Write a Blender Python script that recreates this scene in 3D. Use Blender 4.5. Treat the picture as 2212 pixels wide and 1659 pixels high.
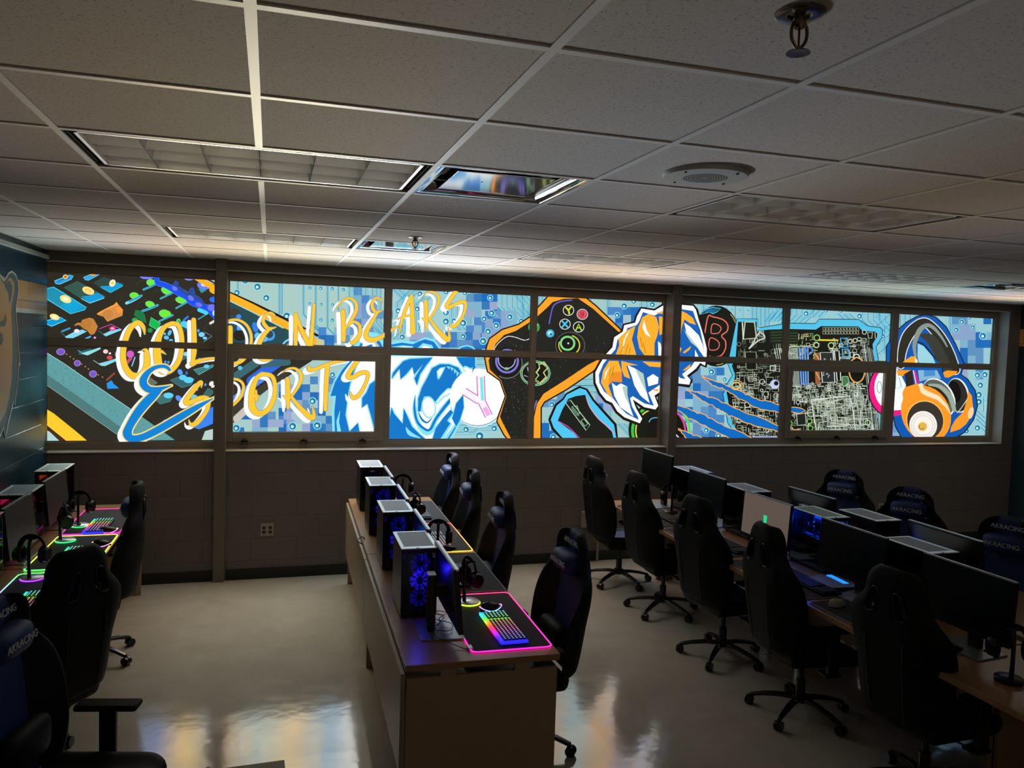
import bpy, bmesh, math, random
from mathutils import Vector, Matrix, geometry

SC = bpy.context.scene
for o in list(bpy.data.objects): bpy.data.objects.remove(o)
COL = SC.collection
H = 2.87                 # ceiling height, metres
U = 0.6096               # ceiling module (2 ft)

# ------------------------------------------------------------------ camera
FPX, YAW, PITCH, ROLL = 1714.7, 0.29682, -0.056693, 0.0325
CAM = Vector((0.0456, -1.6249, H - 0.61225))
_f = Vector((math.sin(YAW), math.cos(YAW), 0)); _r = Vector((math.cos(YAW), -math.sin(YAW), 0)); _u = Vector((0, 0, 1))
F3 = _f * math.cos(PITCH) + _u * math.sin(PITCH); U2 = _u * math.cos(PITCH) - _f * math.sin(PITCH)
R3 = _r * math.cos(ROLL) + U2 * math.sin(ROLL); U3 = U2 * math.cos(ROLL) - _r * math.sin(ROLL)
cd = bpy.data.cameras.new('camera'); cam = bpy.data.objects.new('camera', cd); COL.objects.link(cam)
cd.sensor_fit = 'HORIZONTAL'; cd.sensor_width = 36.0; cd.lens = FPX / 2212 * 36.0
cd.clip_start = 0.05; cd.clip_end = 100
m = Matrix.Identity(4)
for i in range(3):
    m[i][0] = R3[i]; m[i][1] = U3[i]; m[i][2] = -F3[i]; m[i][3] = CAM[i]
cam.matrix_world = m
SC.camera = cam

def ray(x, y): return F3 + R3 * ((x - 1106) / FPX) - U3 * ((y - 829.5) / FPX)
def on_y(x, y, Y):
    d = ray(x, y); return CAM + d * ((Y - CAM.y) / d.y)
def on_x(x, y, X):
    d = ray(x, y); return CAM + d * ((X - CAM.x) / d.x)

# ------------------------------------------------------------------ world, lights, exposure
w = bpy.data.worlds.new('world'); SC.world = w; w.use_nodes = True
bg = w.node_tree.nodes['Background']; bg.inputs[0].default_value = (1.0, .80, .62, 1); bg.inputs[1].default_value = 0.19
SC.view_settings.view_transform = 'Standard'; SC.view_settings.look = 'None'
SC.view_settings.exposure = 0.0; SC.view_settings.gamma = 1.0; SC.view_settings.use_curve_mapping = False

def area(name, loc, direction, sx, sy, power, color, spread):
    l = bpy.data.lights.new(name, 'AREA'); l.shape = 'RECTANGLE'; l.size = sx; l.size_y = sy
    l.energy = power; l.color = color; l.spread = spread
    o = bpy.data.objects.new(name, l); COL.objects.link(o); o.location = loc
    o.rotation_euler = Vector(direction).to_track_quat('-Z', 'Y').to_euler()
    return o
DOWN, UP, FAR = 2.7, 9.0, 1.8
BAYS = [(-1.77, -.43), (-.32, 4.03), (4.237, 8.54)]
# added lamps inside the windows, for light the film itself cannot give: each slat takes the film's colours along its length
RAMPS = [['3a4a48', '5aa0b0', '806030', '304040', '4a70c0', 'ffd060', 'a0a8a0'],
         ['c09050', 'b8d4d0', 'ffd890', 'a0c8e0', 'ffffff', '4090d0', 'f4f8ff', 'ffffff', '707060', '404038', 'e0a050', 'a0d0e0', 'e0a848', '5080c0', 'ffffff'],
         ['80a8d0', '504840', '508898', '687068', '788880', '70a0a8', '4080c0', 'e8a860', 'd0d8d0', '90c8d8']]
def daylight_fill(name, i, z, direction, h, watt, spread):
    a, b = BAYS[i]; o = area(name, ((a + b) / 2, 5.79, z), direction, b - a - .06, h, watt * (b - a), (1, .97, .92), spread)
    l = o.data; l.use_nodes = True; nt = l.node_tree; em = nt.nodes['Emission']
    g = nt.nodes.new('ShaderNodeNewGeometry'); sp = nt.nodes.new('ShaderNodeSeparateXYZ'); r = nt.nodes.new('ShaderNodeValToRGB')
    nt.links.new(g.outputs['Position'], sp.inputs[0]); mr = nt.nodes.new('ShaderNodeMapRange'); mr.inputs['From Min'].default_value = a; mr.inputs['From Max'].default_value = b
    nt.links.new(sp.outputs['X'], mr.inputs['Value']); nt.links.new(mr.outputs[0], r.inputs[0])
    el = r.color_ramp.elements; C = RAMPS[i]; n = len(C)
    while len(el) < n: el.new(1.0)
    for k in range(n): el[k].position = k / (n - 1)
    for k in range(n): el[k].color = tuple(v * .75 + .1 for v in hexc(C[k])[:3]) + (1,)
    nt.links.new(r.outputs[0], em.inputs['Color'])
def lin(c): return c / 12.92 if c <= .04045 else ((c + .055) / 1.055) ** 2.4
def hexc(h, a=1): return tuple(lin(int(h[i:i + 2], 16) / 255) for i in (0, 2, 4)) + (a,)
for i in range(3):
    for z in (1.45, 1.85, 2.25): daylight_fill('daylight_fill_down', i, z, (0, -.60, -.95), .38, DOWN * (1, 1, .5)[i], math.radians(92))
    daylight_fill('daylight_fill_up', i, 1.52, (0, -math.cos(math.radians(50)), math.sin(math.radians(50))), .2, UP, math.radians(62))
    daylight_fill('daylight_fill_up', i, 1.30, (0, -math.cos(math.radians(17)), math.sin(math.radians(17))), .2, FAR, math.radians(17))

# ------------------------------------------------------------------ materials
MATS = {}
def mat(name, color, rough=.5, metal=0, noise=0, nscale=60, bump=0, bscale=200, emit=None, estr=1.0, spec=.5, coat=0):
    if name in MATS: return MATS[name]
    m = bpy.data.materials.new(name); m.use_nodes = True; nt = m.node_tree; b = nt.nodes['Principled BSDF']
    c = hexc(color) if isinstance(color, str) else tuple(color) + (1,)
    b.inputs['Base Color'].default_value = c; b.inputs['Roughness'].default_value = rough; b.inputs['Metallic'].default_value = metal
    b.inputs['Specular IOR Level'].default_value = spec; b.inputs['Coat Weight'].default_value = coat
    tc = nt.nodes.new('ShaderNodeTexCoord')
    if noise:
        n = nt.nodes.new('ShaderNodeTexNoise'); n.inputs['Scale'].default_value = nscale; n.inputs['Detail'].default_value = 4
        nt.links.new(tc.outputs['Object'], n.inputs['Vector'])
        mx = nt.nodes.new('ShaderNodeMix'); mx.data_type = 'RGBA'; mx.inputs[6].default_value = tuple(v * (1 - noise) for v in c[:3]) + (1,)
        mx.inputs[7].default_value = tuple(min(1, v * (1 + noise)) for v in c[:3]) + (1,)
        nt.links.new(n.outputs['Fac'], mx.inputs[0]); nt.links.new(mx.outputs[2], b.inputs['Base Color'])
    if bump:
        n = nt.nodes.new('ShaderNodeTexNoise'); n.inputs['Scale'].default_value = bscale; n.inputs['Detail'].default_value = 3
        nt.links.new(tc.outputs['Object'], n.inputs['Vector'])
        bp = nt.nodes.new('ShaderNodeBump'); bp.inputs['Strength'].default_value = bump; bp.inputs['Distance'].default_value = .002
        nt.links.new(n.outputs['Fac'], bp.inputs['Height']); nt.links.new(bp.outputs['Normal'], b.inputs['Normal'])
    if emit:
        b.inputs['Emission Color'].default_value = hexc(emit) if isinstance(emit, str) else tuple(emit) + (1,)
        b.inputs['Emission Strength'].default_value = estr
    MATS[name] = m; return m

def attr_mat(name, strength=1.0, rough=.5, base=.02):
    if name in MATS: return MATS[name]
    m = bpy.data.materials.new(name); m.use_nodes = True; nt = m.node_tree; b = nt.nodes['Principled BSDF']
    b.inputs['Base Color'].default_value = (base, base, base, 1); b.inputs['Roughness'].default_value = rough
    a = nt.nodes.new('ShaderNodeAttribute'); a.attribute_name = 'Col'
    nt.links.new(a.outputs['Color'], b.inputs['Emission Color']); b.inputs['Emission Strength'].default_value = strength
    MATS[name] = m; return m

def glass_mat(name, tint, gloss=.08):
    if name in MATS: return MATS[name]
    m = bpy.data.materials.new(name); m.use_nodes = True; nt = m.node_tree
    for n in list(nt.nodes):
        if n.type != 'OUTPUT_MATERIAL': nt.nodes.remove(n)
    out = nt.nodes['Material Output']
    t = nt.nodes.new('ShaderNodeBsdfTransparent'); t.inputs[0].default_value = tuple(tint) + (1,)
    g = nt.nodes.new('ShaderNodeBsdfGlossy'); g.inputs['Roughness'].default_value = .05
    mx = nt.nodes.new('ShaderNodeMixShader'); mx.inputs[0].default_value = gloss
    nt.links.new(t.outputs[0], mx.inputs[1]); nt.links.new(g.outputs[0], mx.inputs[2]); nt.links.new(mx.outputs[0], out.inputs[0])
    MATS[name] = m; return m

def block_mat(name, color, axes, rough=.45, bands=None, mortar=.55, cw=.4, ch=.2, off=(0, 0)):
    """painted concrete block; axes = which object coords run along / up the wall; bands = painted stripes [(z0, z1, colour)]"""
    m = bpy.data.materials.new(name); m.use_nodes = True; nt = m.node_tree; b = nt.nodes['Principled BSDF']
    tc = nt.nodes.new('ShaderNodeTexCoord'); sp = nt.nodes.new('ShaderNodeSeparateXYZ'); cb = nt.nodes.new('ShaderNodeCombineXYZ')
    nt.links.new(tc.outputs['Object'], sp.inputs[0])
    ax = nt.nodes.new('ShaderNodeMath'); ax.operation = 'ADD'; ax.inputs[1].default_value = off[0]
    az = nt.nodes.new('ShaderNodeMath'); az.operation = 'ADD'; az.inputs[1].default_value = off[1]
    nt.links.new(sp.outputs[axes[0]], ax.inputs[0]); nt.links.new(sp.outputs[axes[1]], az.inputs[0])
    nt.links.new(ax.outputs[0], cb.inputs[0]); nt.links.new(az.outputs[0], cb.inputs[1])
    br = nt.nodes.new('ShaderNodeTexBrick'); br.inputs['Scale'].default_value = 1; br.inputs['Brick Width'].default_value = cw
    br.inputs['Row Height'].default_value = ch; br.inputs['Mortar Size'].default_value = .005; br.inputs['Mortar Smooth'].default_value = .4
    br.inputs['Color1'].default_value = (1, 1, 1, 1); br.inputs['Color2'].default_value = (.93, .93, .93, 1); br.inputs['Mortar'].default_value = (mortar,) * 3 + (1,)
    nt.links.new(cb.outputs[0], br.inputs['Vector'])
    cur = None
    rgb = nt.nodes.new('ShaderNodeRGB'); rgb.outputs[0].default_value = hexc(color); cur = rgb.outputs[0]
    for (z0, z1, c) in (bands or []):
        g1 = nt.nodes.new('ShaderNodeMath'); g1.operation = 'GREATER_THAN'; g1.inputs[1].default_value = z0
        g2 = nt.nodes.new('ShaderNodeMath'); g2.operation = 'LESS_THAN'; g2.inputs[1].default_value = z1
        mu = nt.nodes.new('ShaderNodeMath'); mu.operation = 'MULTIPLY'
        nt.links.new(sp.outputs[axes[1]], g1.inputs[0]); nt.links.new(sp.outputs[axes[1]], g2.inputs[0])
        nt.links.new(g1.outputs[0], mu.inputs[0]); nt.links.new(g2.outputs[0], mu.inputs[1])
        mx = nt.nodes.new('ShaderNodeMix'); mx.data_type = 'RGBA'; nt.links.new(mu.outputs[0], mx.inputs[0])
        nt.links.new(cur, mx.inputs[6]); mx.inputs[7].default_value = hexc(c); cur = mx.outputs[2]
    mm = nt.nodes.new('ShaderNodeMix'); mm.data_type = 'RGBA'; mm.blend_type = 'MULTIPLY'; mm.inputs[0].default_value = 1
    nt.links.new(cur, mm.inputs[6]); nt.links.new(br.outputs['Color'], mm.inputs[7]); nt.links.new(mm.outputs[2], b.inputs['Base Color'])
    n = nt.nodes.new('ShaderNodeTexNoise'); n.inputs['Scale'].default_value = 130; n.inputs['Detail'].default_value = 3
    nt.links.new(tc.outputs['Object'], n.inputs['Vector'])
    b1 = nt.nodes.new('ShaderNodeBump'); b1.inputs['Strength'].default_value = .25; b1.inputs['Distance'].default_value = .002
    nt.links.new(n.outputs['Fac'], b1.inputs['Height'])
    b2 = nt.nodes.new('ShaderNodeBump'); b2.invert = True; b2.inputs['Strength'].default_value = .7; b2.inputs['Distance'].default_value = .004
    nt.links.new(br.outputs['Fac'], b2.inputs['Height']); nt.links.new(b1.outputs['Normal'], b2.inputs['Normal']); nt.links.new(b2.outputs['Normal'], b.inputs['Normal'])
    b.inputs['Roughness'].default_value = rough
    return m

# ------------------------------------------------------------------ mesh helpers
class MB:
    def __init__(s): s.v = []; s.f = []; s.m = []; s.c = []
    def add(s, vs, fs, mi=0, col=None):
        n = len(s.v); s.v += [tuple(v) for v in vs]
        for f in fs: s.f.append([n + i for i in f]); s.m.append(mi); s.c.append(col)
        return s
    def box(s, a, b, mi=0, M=None, col=None):
        x0, y0, z0 = a; x1, y1, z1 = b
        vs = [Vector(p) for p in ((x0, y0, z0), (x1, y0, z0), (x1, y1, z0), (x0, y1, z0), (x0, y0, z1), (x1, y0, z1), (x1, y1, z1), (x0, y1, z1))]
        if M: vs = [M @ v for v in vs]
        return s.add(vs, [(0, 3, 2, 1), (4, 5, 6, 7), (0, 1, 5, 4), (1, 2, 6, 5), (2, 3, 7, 6), (3, 0, 4, 7)], mi, col)
    def cyl(s, p0, p1, r0, r1=None, n=20, mi=0, caps=True):
        r1 = r0 if r1 is None else r1; p0 = Vector(p0); p1 = Vector(p1); d = (p1 - p0).normalized()
        a = d.orthogonal().normalized(); b = d.cross(a)
        vs = []
        for p, r in ((p0, r0), (p1, r1)):
            for i in range(n):
                t = 2 * math.pi * i / n; vs.append(p + a * (r * math.cos(t)) + b * (r * math.sin(t)))
        fs = [(i, (i + 1) % n, n + (i + 1) % n, n + i) for i in range(n)]
        if caps: fs += [tuple(range(n - 1, -1, -1)), tuple(range(n, 2 * n))]
        return s.add(vs, fs, mi)
    def lathe(s, prof, n=32, M=None, mi=0, cap=True):
        vs = []
        for (r, z) in prof:
            for i in range(n):
                t = 2 * math.pi * i / n; v = Vector((r * math.cos(t), r * math.sin(t), z)); vs.append(M @ v if M else v)
        fs = []
        for k in range(len(prof) - 1):
            for i in range(n): fs.append((k * n + i, k * n + (i + 1) % n, (k + 1) * n + (i + 1) % n, (k + 1) * n + i))
        if cap: fs += [tuple(range(n - 1, -1, -1)), tuple(range((len(prof) - 1) * n, len(prof) * n))]
        return s.add(vs, fs, mi)
    def tube(s, pts, r, n=8, closed=False, mi=0, flat=None, up=None):
        pts = [Vector(p) for p in pts]; N = len(pts); vs = []; rr = r if isinstance(r, (list, tuple)) else [r] * N
        prev = None
        for k, p in enumerate(pts):
            if closed: t = pts[(k + 1) % N] - pts[k - 1]
            else: t = pts[min(k + 1, N - 1)] - pts[max(k - 1, 0)]
            t.normalize()
            a = (Vector(up) - t * t.dot(Vector(up))).normalized() if up else (prev - t * t.dot(prev)).normalized() if prev is not None else t.orthogonal().normalized()
            prev = a; b = t.cross(a)
            for i in range(n):
                q = 2 * math.pi * i / n; fl = flat if flat else 1
                vs.append(p + a * (rr[k] * math.cos(q) * fl) + b * (rr[k] * math.sin(q)))
        fs = []
        for k in range(N if closed else N - 1):
            k2 = (k + 1) % N
            for i in range(n): fs.append((k * n + i, k * n + (i + 1) % n, k2 * n + (i + 1) % n, k2 * n + i))
        if not closed: fs += [tuple(range(n - 1, -1, -1)), tuple(range((N - 1) * n, N * n))]
        return s.add(vs, fs, mi)
    def grid(s, fn, nu, nv, mi=0, closed_u=False):
        vs = [fn(i, j) for j in range(nv) for i in range(nu)]
        fs = []
        for j in range(nv - 1):
            for i in range(nu if closed_u else nu - 1):
                fs.append((j * nu + i, j * nu + (i + 1) % nu, (j + 1) * nu + (i + 1) % nu, (j + 1) * nu + i))
        return s.add(vs, fs, mi)
    def prism(s, poly, z0, z1, mi=0, M=None):
        n = len(poly); vs = [Vector((x, y, z0)) for x, y in poly] + [Vector((x, y, z1)) for x, y in poly]
        if M: vs = [M @ v for v in vs]
        return s.add(vs, [tuple(range(n - 1, -1, -1)), tuple(range(n, 2 * n))] + [(i, (i + 1) % n, n + (i + 1) % n, n + i) for i in range(n)], mi)
    def build(s, name, mats, parent=None, bevel=0, smooth=False, sub=0, loc=None, rot=None):
        me = bpy.data.meshes.new(name); me.from_pydata(s.v, [], s.f)
        if not isinstance(mats, (list, tuple)): mats = [mats]
        for m_ in mats: me.materials.append(m_)
        for p, mi in zip(me.polygons, s.m): p.material_index = mi; p.use_smooth = bool(smooth)
        if any(c is not None for c in s.c):
            ca = me.color_attributes.new('Col', 'FLOAT_COLOR', 'CORNER'); buf = []
            for p, c in zip(me.polygons, s.c): buf += list(c or (0, 0, 0, 1)) * p.loop_total
            ca.data.foreach_set('color', buf)
        me.validate()
        bm = bmesh.new(); bm.from_mesh(me)
        if not any(c is not None for c in s.c): bmesh.ops.recalc_face_normals(bm, faces=bm.faces)
        bm.to_mesh(me); bm.free(); me.update()
        o = bpy.data.objects.new(name, me); COL.objects.link(o)
        if parent: o.parent = parent
        if loc: o.location = loc
        if rot: o.rotation_euler = rot
        if bevel:
            b = o.modifiers.new('bevel', 'BEVEL'); b.width = bevel; b.segments = 2; b.limit_method = 'ANGLE'; b.angle_limit = math.radians(40)
        if sub:
            q = o.modifiers.new('sub', 'SUBSURF'); q.levels = sub; q.render_levels = sub
        if smooth == 'auto':
            for p in me.polygons: p.use_smooth = True
            try: me.set_sharp_from_angle(angle=math.radians(38))
            except Exception: pass
        return o

def catmull(pts, n=6, closed=False):
    out = []; N = len(pts)
    for k in range(N if closed else N - 1):
        if closed: a, b, c, d = (pts[(k + q) % N] for q in (-1, 0, 1, 2))
        else: a, b, c, d = pts[max(k - 1, 0)], pts[k], pts[k + 1], pts[min(k + 2, N - 1)]
        for i in range(n):
            t = i / n
            out.append(tuple(.5 * (2 * b[q] + (c[q] - a[q]) * t + (2 * a[q] - 5 * b[q] + 4 * c[q] - d[q]) * t * t + (3 * b[q] - a[q] - 3 * c[q] + d[q]) * t ** 3) for q in range(len(b))))
    if not closed: out.append(tuple(pts[-1]))
    return out

def tag(o, label, cat, group=None, kind=None):
    o['label'] = label; o['category'] = cat
    if group: o['group'] = group
    if kind: o['kind'] = kind
    return o
def struct(o): o['kind'] = 'structure'; return o
def empty(name, loc=(0, 0, 0), rz=0, label=None, cat=None, group=None):
    o = bpy.data.objects.new(name, None); COL.objects.link(o); o.location = loc; o.rotation_euler = (0, 0, rz); o.empty_display_size = .1
    if label: tag(o, label, cat, group)
    return o
def copy_tree(o, parent=None, swap=None):
    c = o.copy(); COL.objects.link(c); c.parent = parent
    if parent: c.matrix_parent_inverse = o.matrix_parent_inverse
    if swap and c.type == 'MESH':
        for a, b in swap.items():
            if o.name.split('.')[0] == a:
                c.data = o.data.copy()
                for i in range(len(c.data.materials)): c.data.materials[i] = b
    for ch in list(o.children): copy_tree(ch, c, swap)
    return c
def place(proto, used, loc, rz, label, group=None, swap=None):
    o = copy_tree(proto, None, swap)
    o.location = loc; o.rotation_euler = (0, 0, rz); o['label'] = label
    if group: o['group'] = group
    return o
def kill(o):
    for c in list(o.children): kill(c)
    bpy.data.objects.remove(o)
# ------------------------------------------------------------------ room shell
M_ceil = bpy.data.materials.new('ceiling tile'); M_ceil.use_nodes = True
nt = M_ceil.node_tree; b_ = nt.nodes['Principled BSDF']; b_.inputs['Roughness'].default_value = .9
tc = nt.nodes.new('ShaderNodeTexCoord')
n1 = nt.nodes.new('ShaderNodeTexNoise'); n1.inputs['Scale'].default_value = 95; n1.inputs['Detail'].default_value = 5; n1.inputs['Roughness'].default_value = .7
n2 = nt.nodes.new('ShaderNodeTexVoronoi'); n2.inputs['Scale'].default_value = 55
n3 = nt.nodes.new('ShaderNodeTexWhiteNoise')
nt.links.new(tc.outputs['Object'], n1.inputs['Vector']); nt.links.new(tc.outputs['Object'], n2.inputs['Vector'])
r1 = nt.nodes.new('ShaderNodeValToRGB'); r1.color_ramp.elements[0].position = .30; r1.color_ramp.elements[0].color = (.42, .38, .34, 1)
r1.color_ramp.elements[1].position = .46; r1.color_ramp.elements[1].color = (.68, .63, .58, 1)
nt.links.new(n1.outputs['Fac'], r1.inputs[0])
r2 = nt.nodes.new('ShaderNodeValToRGB'); r2.color_ramp.elements[0].position = .10; r2.color_ramp.elements[0].color = (.45, .45, .45, 1)
r2.color_ramp.elements[1].position = .17; r2.color_ramp.elements[1].color = (1, 1, 1, 1)
nt.links.new(n2.outputs['Distance'], r2.inputs[0])
mm = nt.nodes.new('ShaderNodeMix'); mm.data_type = 'RGBA'; mm.blend_type = 'MULTIPLY'; mm.inputs[0].default_value = 1
nt.links.new(r1.outputs[0], mm.inputs[6]); nt.links.new(r2.outputs[0], mm.inputs[7]); nt.links.new(mm.outputs[2], b_.inputs['Base Color'])
bp = nt.nodes.new('ShaderNodeBump'); bp.inputs['Strength'].default_value = .3; bp.inputs['Distance'].default_value = .002
nt.links.new(n1.outputs['Fac'], bp.inputs['Height']); nt.links.new(bp.outputs[0], b_.inputs['Normal'])

M_grid = mat('ceiling grid paint', 'ecebe6', .5)
M_frame = mat('window frame paint', '8d8172', .45, bump=.05)
M_wall = block_mat('grey painted block', '6a625e', (0, 2), .55, mortar=.8, off=(.1, .03))
M_head = mat('header paint', '6a6259', .6)
M_sill = mat('sill paint', 'a8a093', .4)
M_left = block_mat('navy painted block', '143e4c', (1, 2), .38, bands=[(2.368, 2.576, 'd8a058'), (2.335, 2.368, 'd8dad2')], mortar=.45, off=(.05, -.03))
M_right = block_mat('dark painted block', '1c3038', (1, 2), .5, bands=[(2.368, 2.576, 'd8a058')])
M_white = mat('white trim paint', 'c4c8c2', .45)
M_black = mat('black base', '0b1512', .5)

YB = 5.85
XR = 8.78
# floor: polished vinyl
M_floor = bpy.data.materials.new('waxed vinyl tile'); M_floor.use_nodes = True
nt = M_floor.node_tree; b_ = nt.nodes['Principled BSDF']; b_.inputs['Specular IOR Level'].default_value = .8
tc = nt.nodes.new('ShaderNodeTexCoord'); n1 = nt.nodes.new('ShaderNodeTexNoise'); n1.inputs['Scale'].default_value = 3.0; n1.inputs['Detail'].default_value = 8
n1.inputs['Roughness'].default_value = .65
nt.links.new(tc.outputs['Object'], n1.inputs['Vector'])
rp = nt.nodes.new('ShaderNodeValToRGB'); rp.color_ramp.elements[0].position = .3; rp.color_ramp.elements[0].color = (.36, .325, .27, 1)
rp.color_ramp.elements[1].position = .7; rp.color_ramp.elements[1].color = (.43, .395, .335, 1)
nt.links.new(n1.outputs['Fac'], rp.inputs[0]); nt.links.new(rp.outputs[0], b_.inputs['Base Color'])
rr = nt.nodes.new('ShaderNodeMapRange'); rr.inputs['From Min'].default_value = .3; rr.inputs['From Max'].default_value = .7
rr.inputs['To Min'].default_value = .08; rr.inputs['To Max'].default_value = .15
nt.links.new(n1.outputs['Fac'], rr.inputs['Value']); nt.links.new(rr.outputs[0], b_.inputs['Roughness'])
n2 = nt.nodes.new('ShaderNodeTexNoise'); n2.inputs['Scale'].default_value = 7; n2.inputs['Detail'].default_value = 2
nt.links.new(tc.outputs['Object'], n2.inputs['Vector'])
bp = nt.nodes.new('ShaderNodeBump'); bp.inputs['Strength'].default_value = .12; bp.inputs['Distance'].default_value = .01
nt.links.new(n2.outputs['Fac'], bp.inputs['Height']); nt.links.new(bp.outputs[0], b_.inputs['Normal'])
struct(MB().box((-1.95, -4.2, -.1), (XR + .2, YB + .3, 0)).build('floor', M_floor))

# lights, vents: cells of the ceiling grid (i along x, j along y) that hold a fixture
LIGHTS = [(-1, 2, 2), (-1, 6, 2), (3, 2, 2), (3, 6, 2), (7, 6, 2)]
VENTS = [(1, 2), (1, 6), (10, 6)]
holes = set()
for (i, j, n) in LIGHTS:
    for k in range(n): holes.add((i + k, j))
for q in VENTS: holes.add(q)
mb = MB()
for i in range(-3, 15):
    for j in range(-7, 10):
        if (i, j) in holes: continue
        x0, x1 = max(i * U, -1.90), min((i + 1) * U, XR + .1); y0, y1 = j * U, min((j + 1) * U, YB + .1)
        if x1 <= x0 or y1 <= y0: continue
        mb.box((x0, y0, H + .0045), (x1, y1, H + .022))
ceiling = struct(mb.build('ceiling', M_ceil))
struct(MB().box((-1.95, -4.2, H + .30), (XR + .2, YB + .3, H + .34)).build('ceiling_slab', mat('slab', '202020', .9), parent=ceiling))
mb = MB()
for i in range(-2, 15):
    # runners along y, cut where a 4 ft light straddles them
    x = i * U
    ys = [-4.2]
    for (a, j, n) in LIGHTS:
        if a < i < a + n: ys += [j * U - .012, (j + 1) * U + .012]
    ys.append(YB); ys.sort()
    for k in range(0, len(ys), 2): mb.box((x - .012, ys[k], H), (x + .012, ys[k + 1], H + .006))
for j in range(-6, 10):
    y = j * U
    mb.box((-1.74, y - .012, H + .0006), (XR, y + .012, H + .0062))
mb.box((-1.74, YB - .02, H), (XR, YB, H + .013)); mb.box((-1.74, -4.2, H), (-1.72, YB - .02, H + .013))
grid_o = struct(mb.build('ceiling_grid', M_grid, parent=ceiling))

# window wall
SILL, HEAD = 1.18, 2.782
wall = struct(MB().box((-1.95, YB, 0), (XR + .2, YB + .3, SILL - .012)).build('wall_back', M_wall))
struct(MB().box((-1.95, YB, HEAD), (XR + .2, YB + .3, H + .02)).build('header', M_head, parent=wall))
struct(MB().box((8.60, YB, SILL - .012), (XR + .2, YB + .3, HEAD)).build('pier', M_wall, parent=wall))
struct(MB().box((-1.9, YB - .012, SILL - .012), (8.60, YB + .17, SILL)).build('windowsill', M_sill, parent=wall, bevel=.004))
struct(MB().box((-1.74, YB - .004, HEAD - .006), (8.60, YB + .02, HEAD + .002)).build('header_edge', M_white, parent=wall))
struct(MB().box((8.598, YB - .002, SILL), (8.604, YB + .17, HEAD)).build('jamb', M_sill, parent=wall))
# left wall
wl = struct(MB().box((-1.95, -4.2, 0), (-1.74, YB + .02, H + .02)).build('wall_left', M_left))
struct(MB().box((-1.74, -4.2, 2.792), (-1.715, YB - .002, 2.826)).build('trim_1', M_white, bevel=.004))
struct(MB().box((XR, -4.2, 0), (XR + .2, YB + .02, H + .02)).build('wall_right', M_right))
M_front = block_mat('front block paint', '4a4640', (0, 2), .5)
struct(MB().box((3.3, -4.35, 0), (XR + .2, -4.2, H + .02)).box((-1.95, -4.35, 0), (-1.0, -4.2, H + .02)).build('wall_front_unseen', M_front))  # unseen wall with an opening, put in to darken the right side
# baseboards
for n_, a, b in (('baseboard_back', (-1.74, YB - .008, 0), (-.42, YB, .10)), ('baseboard_back', (-.31, YB - .008, 0), (4.03, YB, .10)), ('baseboard_back', (4.15, YB - .008, 0), (XR, YB, .10)),
                 ('baseboard_left', (-1.74, -4.2, 0), (-1.732, YB - .008, .10)), ('baseboard_right', (XR - .008, -4.2, 0), (XR, YB - .008, .10))):
    struct(MB().box(a, b).build(n_, M_black, bevel=.002))
# steel columns standing in front of the wall
M_colm = mat('column paint', '6d655b', .5)
for x0, x1 in ((-.418, -.322), (4.045, 4.14)):
    struct(MB().box((x0, YB - .05, 0), (x1, YB + .17, H + .01)).build('column', M_colm, bevel=.006))

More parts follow.
